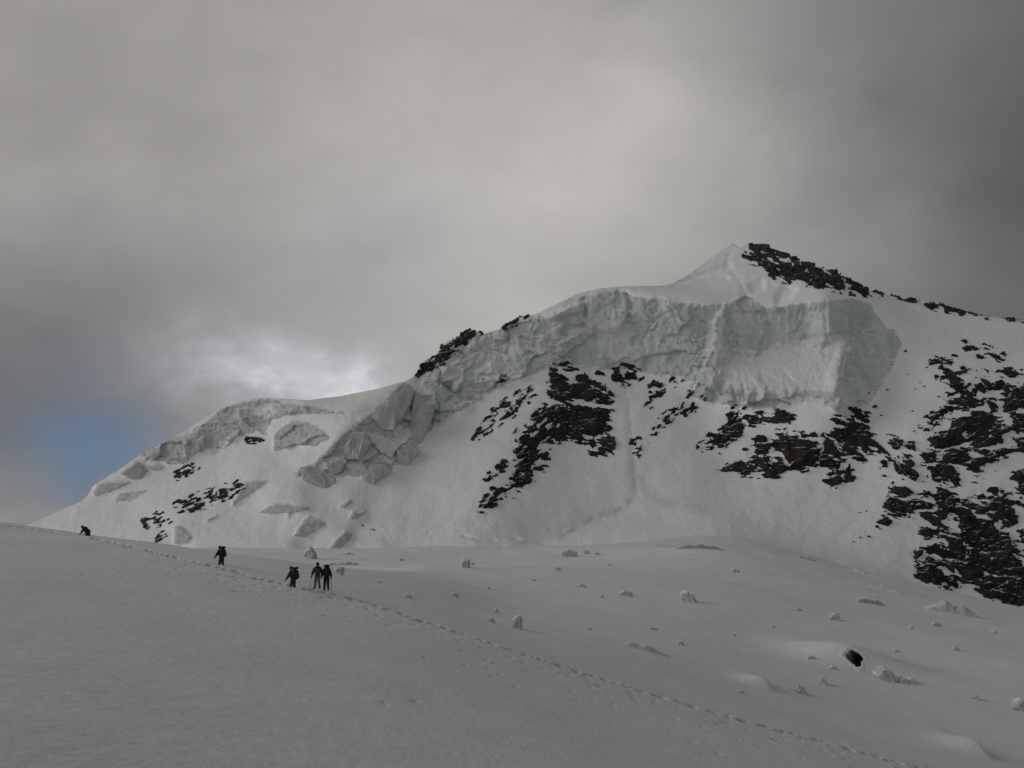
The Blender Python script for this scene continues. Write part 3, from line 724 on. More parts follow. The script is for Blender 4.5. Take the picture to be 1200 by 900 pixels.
_M[:_n, _n] = 1; _M[:_n, _n + 1:] = _a; _M[_n, :_n] = 1; _M[_n + 1:, :_n] = _a.T
_c = np.linalg.solve(_M, np.concatenate([AN[:, 2], np.zeros(3)]))
def glacier_z(x, y):
    x = np.asarray(x, float); y = np.asarray(y, float)
    xs, ys = x / SCL, y / SCL
    r = _c[_n] + _c[_n + 1] * xs + _c[_n + 2] * ys
    for i in range(_n):
        r = r + _c[i] * _k((xs - _a[i, 0]) ** 2 + (ys - _a[i, 1]) ** 2)
    r = r + (.25 + .0022 * np.clip(y, 0, 500)) * fbm(x / 60, y / 90, 3, 101) + (.05 + .0006 * np.clip(y, 0, 500)) * fbm(x / 14, y / 22, 3, 102)
    far = np.maximum(0, np.hypot(x, y) - 900)
    return np.where(far > 0, np.maximum(r - far * .6, -420), r)

def hill_z(x, y):
    x = np.asarray(x, float); y = np.asarray(y, float)
    xn = np.minimum(x + 12, 0)
    Ax = -.28 * x + .155 * (-6.0) * np.log1p(np.exp(-(x + 12) / 6.0)) + .12
    Q = -6.45 * (1 - np.exp(-np.maximum(y, -8) / 22.0))
    z = -1.62 + Q + Ax - .02 * np.maximum(0, y - 60) * np.clip((x + 14) / 14, 0, 1)
    end = np.interp(x, [-34, -16], [150, 230]); st = np.interp(x, [-34, -16], [92, 78])
    w = np.clip((y - st) / (end - st), 0, 1); w = w * w * (3 - 2 * w)
    z = z * (1 - w) + (glacier_z(x, y) - .5) * w
    z = z - .25 * np.maximum(0, -x - 75) ** 1.2 * .3
    return z + .10 * fbm(x / 9, y / 14, 3, 111) + .22 * fbm(x / 30, y / 30, 2, 112) * np.clip(y / 30, 0, 1)

def smax(a, b, k):
    h = np.clip(.5 + .5 * (a - b) / k, 0, 1)
    return b * (1 - h) + a * h + k * h * (1 - h)


def ground_plain(x, y): return smax(hill_z(x, y), glacier_z(x, y), 2.0)
def hit(px, py, y0=6.0, f=None, y1=1400.0):
    f = f or ground0
    u, v = uv(px, py)
    Y = y0 * (y1 / y0) ** np.linspace(0, 1, 1600)
    below = f(u * Y, Y) > v * Y
    i = int(np.argmax(below)) if below.any() else len(Y) - 1
    lo, hi = Y[max(i - 1, 0)], Y[i]
    for _ in range(18):
        m = .5 * (lo + hi)
        if f(np.array(u * m), np.array(m)) > v * m: hi = m
        else: lo = m
    return np.array([u * hi, hi, v * hi])
SW = hit(1003, 782, f=ground_plain); LIP = hit(1148, 884, f=ground_plain); DOME = hit(898, 806, f=ground_plain)
def bump(x, y, c, h, left, right, front, back):
    dx = np.asarray(x, float) - c[0]; dy = np.asarray(y, float) - c[1]
    return h * np.exp(-np.where(dx < 0, dx / left, dx / right) ** 2 - np.where(dy < 0, dy / front, dy / back) ** 2)
def swell(x, y):
    k = SW[1] / F
    r = bump(x, y, SW + np.array([0, 18 * k, 0]), 22 * k, 55 * k, 70 * k, 32 * k, 140 * k)
    k = LIP[1] / F
    r = r + bump(x, y, LIP, 16 * k, 34 * k, 5.5 * k, 14 * k, 60 * k)
    k = DOME[1] / F
    return r + bump(x, y, DOME, 12 * k, 26 * k, 5 * k, 9 * k, 50 * k)
def ground0(x, y): return smax(hill_z(x, y), glacier_z(x, y) + swell(x, y), 2.0)

TRACK_PX = [(430, 705), (470, 719), (520, 736), (560, 749), (600, 762), (650, 779), (700, 793), (750, 810), (800, 825), (860, 842), (920, 858), (980, 874), (1050, 893), (1130, 912)]
def on_hill(px, py, y0=8.0):
    u, v = uv(px, py)
    Y = np.linspace(y0, 130, 1200); h_ = hill_z(u * Y, Y) / Y
    i = int(np.argmax(h_ > v)) if (h_ > v).any() else int(np.argmax(h_))
    return np.array([u * Y[i], Y[i]])
TRACK = [on_hill(px, py, 45) for px, py in [(-40, 611), (20, 617), (60, 623), (105, 630), (180, 647), (260, 666), (345, 689), (372, 692), (395, 698)]]
TRACK += [hit(px, py)[:2] for px, py in TRACK_PX]
TRACK = np.array(TRACK)
def smooth_line(p, n):
    s = np.concatenate([[0], np.cumsum(np.hypot(*np.diff(p, axis=0).T))])
    t_ = np.linspace(0, s[-1], n)
    q_ = np.stack([np.interp(t_, s, p[:, k]) for k in (0, 1)], 1)
    for _ in range(30): q_[1:-1] = .25 * q_[:-2] + .5 * q_[1:-1] + .25 * q_[2:]
    return q_, s[-1]
TL, tlen = smooth_line(TRACK, 160)
pits = []
def steps(line, n, side, jit, depth_, rad):
    seg = np.concatenate([[0], np.cumsum(np.hypot(*np.diff(line, axis=0).T))])
    for i in range(n):
        s_ = seg[-1] * (i + rng.uniform(-.3, .3)) / n
        x_ = np.interp(s_, seg, line[:, 0]); y_ = np.interp(s_, seg, line[:, 1])
        pits.append((x_ + rng.normal(0, jit) + (side if i % 2 else -side), y_ + rng.normal(0, jit), depth_ * rng.uniform(.5, 1.3), rad * rng.uniform(.8, 1.4)))
steps(TL, int(tlen / .5), .14, .10, .42, .12)
steps(TL, int(tlen / .8), .28, .22, .28, .11)
L2 = TL[60:] + np.array([-1.5, -3.5]); steps(L2, int(tlen * .6 / 1.4), .5, 1.1, .10, .16)
for _ in range(300):
    i = rng.integers(52, 155); w_ = rng.exponential(1.0)
    pits.append((TL[i, 0] - 2.5 * w_ * .35 + rng.normal(0, 1.5), TL[i, 1] - 4.5 * w_ + rng.normal(0, 2), rng.uniform(.04, .13), rng.uniform(.07, .15)))
# clods thrown up beside the steps
for _ in range(70):
    i = rng.integers(40, 158)
    pits.append((TL[i, 0] + rng.normal(0, .5), TL[i, 1] + rng.normal(0, .5), -rng.uniform(.03, .10), rng.uniform(.08, .14)))
PITS = np.array(pits)

def track_trench(x, y):
    d = segdist(x, y, [tuple(p_) for p_ in TL[:70:3]])
    far = np.clip((y - 58) / 8, 0, 1)
    return -.07 * np.exp(-(d / .4) ** 2) + 0 * far

ur = np.concatenate([np.linspace(-2.6, -.68, 50)[:-1], np.linspace(-.68, .68, 1130), np.linspace(.68, 2.6, 50)[1:]])
yr1 = np.exp(np.linspace(math.log(1.5), math.log(38), 170)) - 8
yr2 = np.concatenate([np.arange(30.2, 75, .2), np.arange(75.2, 112, .36)])
yr3 = np.exp(np.linspace(math.log(112.4 + 8), math.log(1000), 280)) - 8
yr4 = np.array([1050, 1150, 1300, 1700, 2500, 4500, 9000, 20000, 45000.])
yr = np.concatenate([yr1, yr2, yr3, yr4])
UR, YR = np.meshgrid(ur, yr)
XR = UR * (YR + 8)
HZ = hill_z(XR, YR); GZ = glacier_z(XR, YR) + swell(XR, YR)
ZR = smax(HZ, GZ, 2.0)
band = (YR > 20) & (YR < 125) & (np.abs(UR) < .7)
dz = np.zeros_like(ZR); tread_shade = np.zeros_like(ZR)
dz[band] += track_trench(XR[band], YR[band])
for x_, y_, d_, r_ in PITS:
    j0, j1 = np.searchsorted(yr, [y_ - 3 * r_ - .4, y_ + 3 * r_ + .4])
    uu = x_ / (y_ + 8); du = (3 * r_ + .2) / (y_ + 8)
    i0, i1 = np.searchsorted(ur, [uu - du, uu + du])
    if j1 <= j0 or i1 <= i0: continue
    g = np.exp(-(((XR[j0:j1, i0:i1] - x_) / r_) ** 2 + ((YR[j0:j1, i0:i1] - y_) / (r_ * 1.6)) ** 2))
    dz[j0:j1, i0:i1] -= d_ * g
    if d_ > .12: tread_shade[j0:j1, i0:i1] = np.maximum(tread_shade[j0:j1, i0:i1], np.clip(1.5 * np.sqrt(g), 0, 1) * min(1, d_ / .35))  # darkens the prints: dirty trodden snow plus pit shade painted into the colour
ZR = ZR + dz
GCO = np.stack([XR, YR, ZR], -1).reshape(-1, 3)
GQ = grid_quads(len(yr), len(ur))
near_face = ((HZ > GZ + .3).ravel()[GQ]).sum(1) >= 2
# the mouth of the ice cave is cut out of the glacier
CAVE_OUT = Z(800, 600, 3, (566, 507), (570, 485), (584, 478), (606, 483), (622, 492), (638, 514), (632, 536), (613, 547), (596, 537), (580, 522))
HC = hit(1001, 775, 40)
qc = GCO[GQ].mean(1)
def proj(c):
    Yc = c[:, 1] * CP + c[:, 2] * SP; Zc = -c[:, 1] * SP + c[:, 2] * CP
    return CX + F * c[:, 0] / Yc, CY - F * Zc / Yc
def ground_obj(name, sel, mat):
    me, us_ = mesh_np(name, GCO, GQ[sel])
    me.attributes.new('dirt_and_shade', 'FLOAT', 'POINT').data.foreach_set('value', (1.0 * tread_shade.ravel()[us_]).astype(np.float32))
    return tag(link(name, me, mat), kind='structure')
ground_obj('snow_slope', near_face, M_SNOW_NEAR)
fpx, fpy = proj(qc)
_cc = np.mean(CAVE_OUT, 0)
cave_cut = inpoly(_cc[0] + (fpx - _cc[0]) / 1.15, _cc[1] + (fpy - _cc[1]) / 1.15, CAVE_OUT) & (np.abs(qc[:, 1] - HC[1]) < 12)
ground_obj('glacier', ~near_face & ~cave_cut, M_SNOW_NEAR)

def gz(x, y):
    x = np.asarray(x, float); y = np.asarray(y, float)
    z = ground0(x, y)
    return z + track_trench(x, y)

# ------------------------------------------------------------------ ice blocks and crevasses on the glacier
def ice_block(outline, label, Y=None, thick=.9, sink=.12, lean=.25, group='ice blocks scattered on the glacier', name='ice_block', cat='ice block', mat=None, flat=False):
    xs = [p_[0] for p_ in outline]; ys = [p_[1] for p_ in outline]
    cx, yb = .5 * (min(xs) + max(xs)), max(ys)
    if Y is None: Y = hit(cx, yb, 20)[1]
    k = Y / F
    w = (max(xs) - min(xs)) * k; h = (max(ys) - min(ys)) * k
    base = np.array(pt(cx, yb, Y))
    pts = [np.array([(x_ - cx) * k, (yb - y_) * k]) for x_, y_ in outline]
    cen = np.mean(pts, 0); size = min(w, h) * thick
    rnd = random.Random(int(cx * 13 + yb * 7))
    bm = bmesh.new()
    rings = []
    for sc, dy in (((.5, -.13), (.93, -.10), (1.0, .0), (1.0, .5), (.9, 1.0)) if flat else ((.55, -.42), (.86, -.22), (1.0, .08), (.95, .55), (.7, .95))):
        ring = []
        for p_ in pts:
            q_ = cen + (p_ - cen) * sc
            zz = q_[1] if p_[1] > .15 * h else -sink * h - .15
            ring.append(bm.verts.new((q_[0], dy * size + lean * zz + rnd.uniform(-.12, .12) * size, zz + (rnd.uniform(-.04, .04) * h if sc < 1 else 0))))
        rings.append(ring)
    n = len(pts)
    for a_, b_ in zip(rings[:-1], rings[1:]):
        for i in range(n): bm.faces.new((a_[i], a_[(i + 1) % n], b_[(i + 1) % n], b_[i]))
    bm.faces.new(rings[0]); bm.faces.new(rings[-1][::-1])
    bmesh.ops.triangulate(bm, faces=bm.faces)
    bmesh.ops.subdivide_edges(bm, edges=bm.edges, cuts=2, use_grid_fill=True)
    for v in bm.verts:
        c_ = np.array(v.co); s_ = size * .6 + 1e-6
        f_ = float(facets(np.array(c_[0] / s_ + 7.7 + cx), np.array(c_[2] / s_ + .6 * c_[1] / s_ + yb), 5))
        v.co.y += .10 * size * f_; v.co.x += .05 * size * f_
    bmesh.ops.recalc_face_normals(bm, faces=bm.faces)
    me = bpy.data.meshes.new(name); bm.to_mesh(me); bm.free()
    o = link(name, me, mat or M_ICE_BLOCK, smooth=False)
    o.location = base
    return tag(o, label, cat, group)

def jag(cx, yb, w, h, seed):
    r_ = random.Random(seed)
    n = 7
    out = [(cx - w * .5, yb)]
    for i in range(n):
        f_ = i / (n - 1)
        e_ = (math.sin(math.pi * (f_ * .86 + .07))) ** .6
        out.append((cx + w * (-.5 + f_) * (.96 if 0 < i < n - 1 else 1), yb - h * e_ * r_.uniform(.75, 1.05)))
    out.append((cx + w * .5, yb))
    return out

B = ice_block
B(Z(320, 640, 12, (420, 90), (470, 40), (500, 5), (540, 40), (590, 110), (605, 175), (560, 180), (430, 150)), 'pale tilted ice slab on the glacier behind the two walkers')
B(Z(320, 640, 12, (840, 340), (900, 290), (980, 300), (995, 350), (970, 395), (900, 375)), 'rounded grey ice block just right of the two walkers')
B(Z(400, 600, 3, (420, 195), (418, 175), (430, 164), (450, 168), (452, 195)), 'upright cube-shaped ice block on the middle of the far glacier')
B(Z(400, 600, 3, (602, 400), (600, 382), (612, 368), (625, 364), (636, 375), (635, 408), (618, 410)), 'tallest lone ice block standing in the middle of the glacier')
B(Z(400, 600, 3, (510, 385), (516, 370), (530, 372), (548, 388)), 'low ice block left of the tallest lone block')
B(Z(400, 600, 3, (535, 345), (545, 338), (558, 352), (545, 354)), 'small ice block behind and left of the tallest lone block')
B(Z(400, 600, 3, (770, 158), (775, 138), (800, 130), (828, 140), (832, 158)), 'broad ice block at the foot of the snow cone')
B(Z(400, 600, 3, (845, 147), (852, 133), (872, 138), (872, 147)), 'small ice block just right of the broad block under the cone')
B(Z(400, 600, 3, (888, 148), (896, 138), (910, 146), (905, 150)), 'tiny ice block second to the right of the broad block under the cone')
B(Z(400, 600, 3, (750, 208), (752, 194), (765, 192), (775, 206)), 'small ice block in front of the broad block under the cone')
B(Z(400, 600, 3, (935, 190), (940, 180), (950, 190)), 'tiny pointed ice block right of the broad block, on open snow')
B(Z(400, 600, 3, (665, 243), (668, 235), (684, 236), (684, 243)), 'tiny flat ice block above and right of the tallest lone block')
B(jag(681, 688, 11, 5, 4), 'flat sloping ice block midway between the cone and the lone block')
B(jag(733, 698, 17, 6, 5), 'long low ice block left of the snow-capped mound')
B(Z(800, 600, 3, (-8, 305), (-4, 285), (15, 277), (40, 295), (56, 315), (20, 314)), 'snow-capped ice mound on the middle glacier below the crevasse', thick=1.2)
B(Z(800, 600, 3, (168, 207), (178, 198), (203, 207), (198, 213)), 'small ice block under the long lens-shaped crevasse')
B(Z(800, 600, 3, (520, 375), (522, 360), (545, 355), (556, 365), (552, 380)), 'pale boxy ice block on the right glacier above the cave hole')
B(Z(800, 600, 3, (395, 345), (402, 336), (420, 342), (418, 347)), 'tiny ice block left of the pale boxy block')
B(Z(800, 600, 3, (878, 396), (884, 388), (908, 392), (912, 402)), 'low ice block below the rightmost crevasse')
B(Z(800, 600, 3, (950, 482), (955, 470), (970, 476), (976, 487)), 'small snow-topped ice block on the right, above the edge lumps')
B(Z(800, 600, 3, (480, 598), (490, 580), (505, 582), (513, 605), (500, 606)), 'small upright ice block below the cave hole')
B(Z(800, 600, 3, (400, 628), (408, 610), (430, 618), (444, 640), (425, 640)), 'leaning ice block right of the smooth snow dome')
B(Z(800, 600, 3, (1020, 655), (1026, 640), (1040, 645), (1044, 660)), 'small ice block low on the right, near the wind lip')
B(Z(800, 600, 3, (1165, 690), (1172, 670), (1195, 660), (1215, 680), (1210, 700)), 'ice block at the right picture edge')
B(Z(800, 600, 3, (690, 580), (692, 550), (715, 548), (745, 565), (755, 590), (720, 595)), 'crumbly snow lump just right of the cave hole', lean=.4)
B(Z(800, 600, 3, (758, 602), (765, 588), (790, 586), (805, 604)), 'crumbly snow lump furthest right of the cave hole', lean=.4)
B(jag(478, 700, 9, 4, 14), 'low ice scrap right of the walkers, above the track')
B(jag(532, 699, 11, 5, 15), 'low ice scrap in the left middle glacier, under the cube-shaped block')
B(jag(797, 756, 9, 5, 17), 'dark ice scrap right of the shallow middle crevasse')
B(jag(764, 738, 12, 3.5, 18), 'thin flat ice scrap above the shallow middle crevasse')
B(jag(553, 662, 7, 3, 19), 'tiny ice scrap touching the right side of the cube-shaped block')
B(jag(470, 657, 5, 3, 20), 'tiny ice scrap left of the cube-shaped block')
B(jag(705, 700, 6, 3, 22), 'tiny ice scrap left of the long low ice block')
B(jag(1068, 737, 6, 3, 23), 'tiny ice scrap left of the low block under the rightmost crevasse')
B(jag(976, 784, 9, 4, 24), 'low ice scrap left of the cave hole rim')
B(jag(950, 772, 11, 4, 25), 'faint ice scrap further left of the cave hole')
for i_, (x_, y_, w_, h_) in enumerate([(572, 690, 5, 2.5), (690, 738, 8, 2.5), (860, 745, 6, 2.5), (1050, 764, 8, 3), (1165, 742, 7, 3), (905, 735, 7, 2.5), (445, 683, 5, 2.5), (868, 812, 9, 3)]):
    B(jag(x_, y_, w_, h_, 60 + i_), 'tiny scrap of ice half buried in the open glacier snow', group='tiny ice scraps half buried in glacier snow')
IG = 'tilted ice blocks of the icefall'
def fall_block(outline, label, lift=3.0, lean=.35, thick=.55):
    xs = [p_[0] for p_ in outline]; ys = [p_[1] for p_ in outline]
    Y = float(depth(np.array([.5 * (min(xs) + max(xs))]), np.array([max(ys) - 1.0]))[0]) - lift
    ice_block(outline, label, Y, thick=thick, lean=lean, group='tilted ice blocks of the icefall and shoulder', name='ice_block', cat='ice block', mat=M_ICE_GREY, flat=True)
fall_block(zT((565, 350), (700, 205), (800, 112), (855, 138), (835, 250), (790, 350), (720, 400), (640, 380)), 'largest pointed ice slab at the top of the icefall tongue', 5)
fall_block(zT((860, 150), (915, 200), (1005, 290), (985, 390), (920, 490), (860, 500), (838, 380)), 'dark curved ice block right of the pointed slab', 4, .3)
fall_block(zT((370, 560), (430, 452), (520, 455), (560, 530), (500, 615), (390, 625)), 'tilted square ice block in the middle of the icefall tongue', 4)
fall_block(zT((505, 770), (560, 685), (650, 680), (703, 730), (582, 812)), 'lowest wedge-shaped ice block at the foot of the icefall tongue', 4)
fall_block(zT((58, 732), (112, 692), (220, 722), (318, 800), (310, 828), (85, 795)), 'flat ice block at the left end of the icefall tongue', 3.5)
fall_block(zT((748, 585), (845, 542), (912, 590), (838, 668), (748, 668)), 'small dark ice block at the right edge of the icefall tongue', 4)
fall_block(zT((250, 690), (330, 650), (380, 680), (360, 735), (300, 750), (255, 725)), 'rounded ice block beside the flat left end of the icefall', 3)

fall_block(FACET_2, 'clean triangular ice block standing out on the left shoulder, near the skyline', 2.5, .45, .4)

def crevasse(px, py, w, h, label, tilt=0.0, back=4.0, mat=None, bend=0.0, name='crevasse', cat='crevasse', rough=.12):
    """A snow lip whose steep icy side faces down-glacier; its back runs out level into the snow."""
    c = hit(px, py, 20); Y = c[1]; k = Y / F
    W, Hh = w * k, h * k
    n = 41
    prof = [(-.25, -.5), (-.05, -.1), (.0, .25), (.04, .55), (.10, .8), (.22, .95), (.45, 1.0), (1.2, .92), (2.2, .6), (back, .1), (back * 1.5, -.6)]
    co = []
    for i in range(n):
        s_ = -1 + 2 * i / (n - 1)
        e_ = max(0, 1 - abs(s_) ** 2.2) ** .75 * (.72 + .7 * float(fbm(np.array(s_ * 2.3 + py), np.array(px * .1), 3, 9)))
        wob = rough * float(fbm(np.array(s_ * 4 + px), np.array(py * .1), 3, 7))
        x_ = c[0] + s_ * W / 2
        for fy_, fz_ in prof:
            y_ = c[1] + fy_ * Hh * (.6 + .4 * e_) + bend * s_ * s_ * Hh + wob * Hh * 2
            zb = float(ground0(np.array(x_), np.array(y_)))
            zz = zb + (fz_ * e_ * (1 + wob * 1.5) - .25 * (1 - e_)) * Hh + tilt * s_ * Hh * 0
            co.append((x_, y_ + tilt * s_ * W / 2, float(ground0(np.array(x_), np.array(y_ + tilt * s_ * W / 2))) + (zz - zb)))
    me, _ = mesh_np(name, np.array(co), grid_quads(n, len(prof)))
    me.flip_normals()
    return tag(link(name, me, mat or M_CREV), label, cat, 'crevasse lips across the glacier')

crevasse(820, 643, 66, 7, 'long lens-shaped crevasse lip under the snow cone')
crevasse(1022, 708, 36, 9, 'short dark crevasse lip left of the lowest right cliff')
crevasse(1118, 719, 54, 13, 'widest grey crevasse lip under the lowest right cliff', tilt=-.5)
crevasse(405, 662, 44, 6, 'dark crevasse lip behind the two walkers')
crevasse(758, 763, 52, 8, 'shallow grey crevasse lip in the middle of the glacier', tilt=-.5)
crevasse(1012, 674, 30, 7, 'upper part of the slanting crevasse beside the lowest right cliff', tilt=-2.0)
crevasse(1038, 693, 26, 7, 'lower part of the slanting crevasse beside the lowest right cliff', tilt=-1.6)
crevasse(948, 656, 26, 2.5, 'thin crack in the snow right of the lens-shaped crevasse, higher one')
crevasse(982, 676, 22, 2.5, 'thin crack in the snow nearest the slanting crevasse', tilt=-.8)
crevasse(860, 684, 90, 2.2, 'long hairline crack across the right glacier', tilt=-1.0)
crevasse(1052, 797, 46, 8, 'low crumbling snow edge trailing right from the dark cave hole', tilt=-.9, rough=.3, mat=M_ICE_BLOCK)
crevasse(407, 650, 16, 2.5, 'small flat crack at the foot of the icefall slope')

# dark ice cave: a mouth in the swell of the glacier that opens into a deep tunnel
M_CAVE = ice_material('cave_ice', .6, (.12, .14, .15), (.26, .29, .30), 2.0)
def ice_cave():
    root = empty('ice_cave', Vector(HC))
    tag(root, 'dark cave hole opening in the snow on the right glacier', 'cave')
    n = 48
    o_ = np.array(CAVE_OUT + CAVE_OUT[:1]); s_ = np.concatenate([[0], np.cumsum(np.hypot(*np.diff(o_, axis=0).T))])
    tt = np.linspace(0, s_[-1], n, endpoint=False)
    mouth = np.stack([np.interp(tt, s_, o_[:, 0]), np.interp(tt, s_, o_[:, 1])], 1)
    cen = mouth.mean(0)
    mouth = cen + (mouth - cen) * (.92 + .35 * fbm(np.cos(tt / s_[-1] * 6.283) * 1.6 + 4, np.sin(tt / s_[-1] * 6.283) * 1.6, 3, 5))[:, None]
    rim = []
    for sc, up in ((.97, .0), (1.05, .04), (1.2, .03), (1.45, .01), (1.7, -.12)):
        ring = []
        for p_ in mouth:
            g_ = hit(*(cen + (p_ - cen) * sc), 40); ring.append(g_ + np.array([0, 0, up + ((.015 * rng.normal()) if 1 < sc < 1.5 else 0)]) - HC)
        rim.append(ring)
    co = np.array(rim).reshape(-1, 3); m_ = len(rim)
    qs = np.array([(a_ * n + i, (a_ + 1) * n + i, (a_ + 1) * n + (i + 1) % n, a_ * n + (i + 1) % n) for a_ in range(m_ - 1) for i in range(n)])
    me, _ = mesh_np('snow_rim', co, qs); link('snow_rim', me, M_SNOW_NEAR, root)
    first = np.array(rim[0]); c0 = first.mean(0)
    rings = []
    for sc, dx, dy, dz_ in ((.93, .10, .12, -.08), (.95, .5, .6, -.45), (.85, 1.3, 1.6, -1.1), (.7, 2.4, 3.4, -2.2), (.1, 4, 6, -4)):
        rings.append(c0 + (first - c0) * sc + np.array([dx, dy, dz_]) + (rng.normal(0, .05, first.shape) if dy > .2 else 0))
    co = np.array(rings).reshape(-1, 3); m_ = len(rings)
    qs = np.array([(a_ * n + i, a_ * n + (i + 1) % n, (a_ + 1) * n + (i + 1) % n, (a_ + 1) * n + i) for a_ in range(m_ - 1) for i in range(n)])
    me, _ = mesh_np('tunnel', co, qs); link('tunnel', me, M_CAVE, root)
    lip = np.concatenate([first, c0 + (first - c0) * .99 + np.array([.03, .06, -.03]), np.array(rings[0]), c0 + (first - c0) * .94 + np.array([.2, .25, -.2])])
    qs = np.array([(a_ * n + i, a_ * n + (i + 1) % n, (a_ + 1) * n + (i + 1) % n, (a_ + 1) * n + i) for a_ in range(3) for i in range(n)])
    me, _ = mesh_np('snow_lip', lip, qs); link('snow_lip', me, M_SNOW_NEAR, root)
ice_cave()

# loose stones on the upper right snow and below the ice wall
M_STONE = M_ROCK
stone = None
STONES = [(1061, 412, 4), (1040, 457, 3), (1018, 461, 3), (1025, 477, 6), (1083, 453, 3), (1069, 482, 3), (1064, 439, 2), (1078, 448, 2), (1033, 487, 3), (1046, 428, 2), (1086, 431, 3), (1072, 456, 2), (1099, 440, 2), (1100, 465, 3),
          (1036, 558, 5), (1007, 601, 2.5), (1015, 599, 2), (1018, 629, 4), (1008, 630, 3), (1000, 635, 2.5), (1031, 620, 2.5), (862, 475, 4), (872, 479, 6), (1058, 562, 3), (1066, 560, 3), (1166, 552, 2), (602, 584, 3), (843, 532, 3), (823, 530, 2.5), (425, 616, 3), (438, 621, 3)]
bm = bmesh.new(); bmesh.ops.create_icosphere(bm, subdivisions=2, radius=1)
for v in bm.verts:
    f_ = float(facets(np.array(v.co.x * 1.3 + 5), np.array(v.co.z * 1.3 + v.co.y), 3))
    v.co *= 1 + .3 * f_; v.co.z *= .6
sm = bpy.data.meshes.new('loose_stone'); bm.to_mesh(sm); bm.free(); sm.materials.append(M_STONE)
for i, (x_, y_, w_) in enumerate(STONES):
    p_ = surf(np.array([x_]), np.array([y_]))[0]
    o = bpy.data.objects.new('loose_stone', sm); COL.objects.link(o)
    r_ = .5 * w_ * p_[1] / F
    o.location = p_ + np.array([0, -.3 * r_, .2 * r_]); o.scale = (r_ * 1.1, r_, r_ * .9)
    o.rotation_euler = (random.uniform(-.3, .3), random.uniform(-.4, .4), random.uniform(0, 6))
    tag(o, 'small dark stone lying loose on the mountain snow', 'stone', 'loose dark stones on the mountain snow')

# ------------------------------------------------------------------ climbers
def grow(name, joints, edges, mat, parent, subdiv=2):
    """joints: name -> (x, y, z, r); edges: pairs of joint names; grows one continuous skin."""
    idx = {n: i for i, n in enumerate(joints)}
    me = bpy.data.meshes.new(name + '_bones')
    me.from_pydata([j[:3] for j in joints.values()], [(idx[a], idx[b]) for a, b in edges], [])
    ob = bpy.data.objects.new(name + '_bones', me); COL.objects.link(ob)
    ob.modifiers.new('skin', 'SKIN'); 
    sv = me.skin_vertices[0].data
    for n, j in joints.items():
        r_ = j[3] if isinstance(j[3], tuple) else (j[3], j[3])
        sv[idx[n]].radius = r_
        sv[idx[n]].use_root = (idx[n] == 0)
    sd = ob.modifiers.new('sub', 'SUBSURF'); sd.levels = subdiv; sd.render_levels = subdiv
    dg = bpy.context.evaluated_depsgraph_get(); dg.update()
    out = bpy.data.meshes.new_from_object(ob.evaluated_get(dg))
    out.name = name
    bpy.data.objects.remove(ob); bpy.data.meshes.remove(me)
    return link(name, out, mat, parent)

def v3(a, b, t_): return tuple(a[i] + (b[i] - a[i]) * t_ for i in range(3))

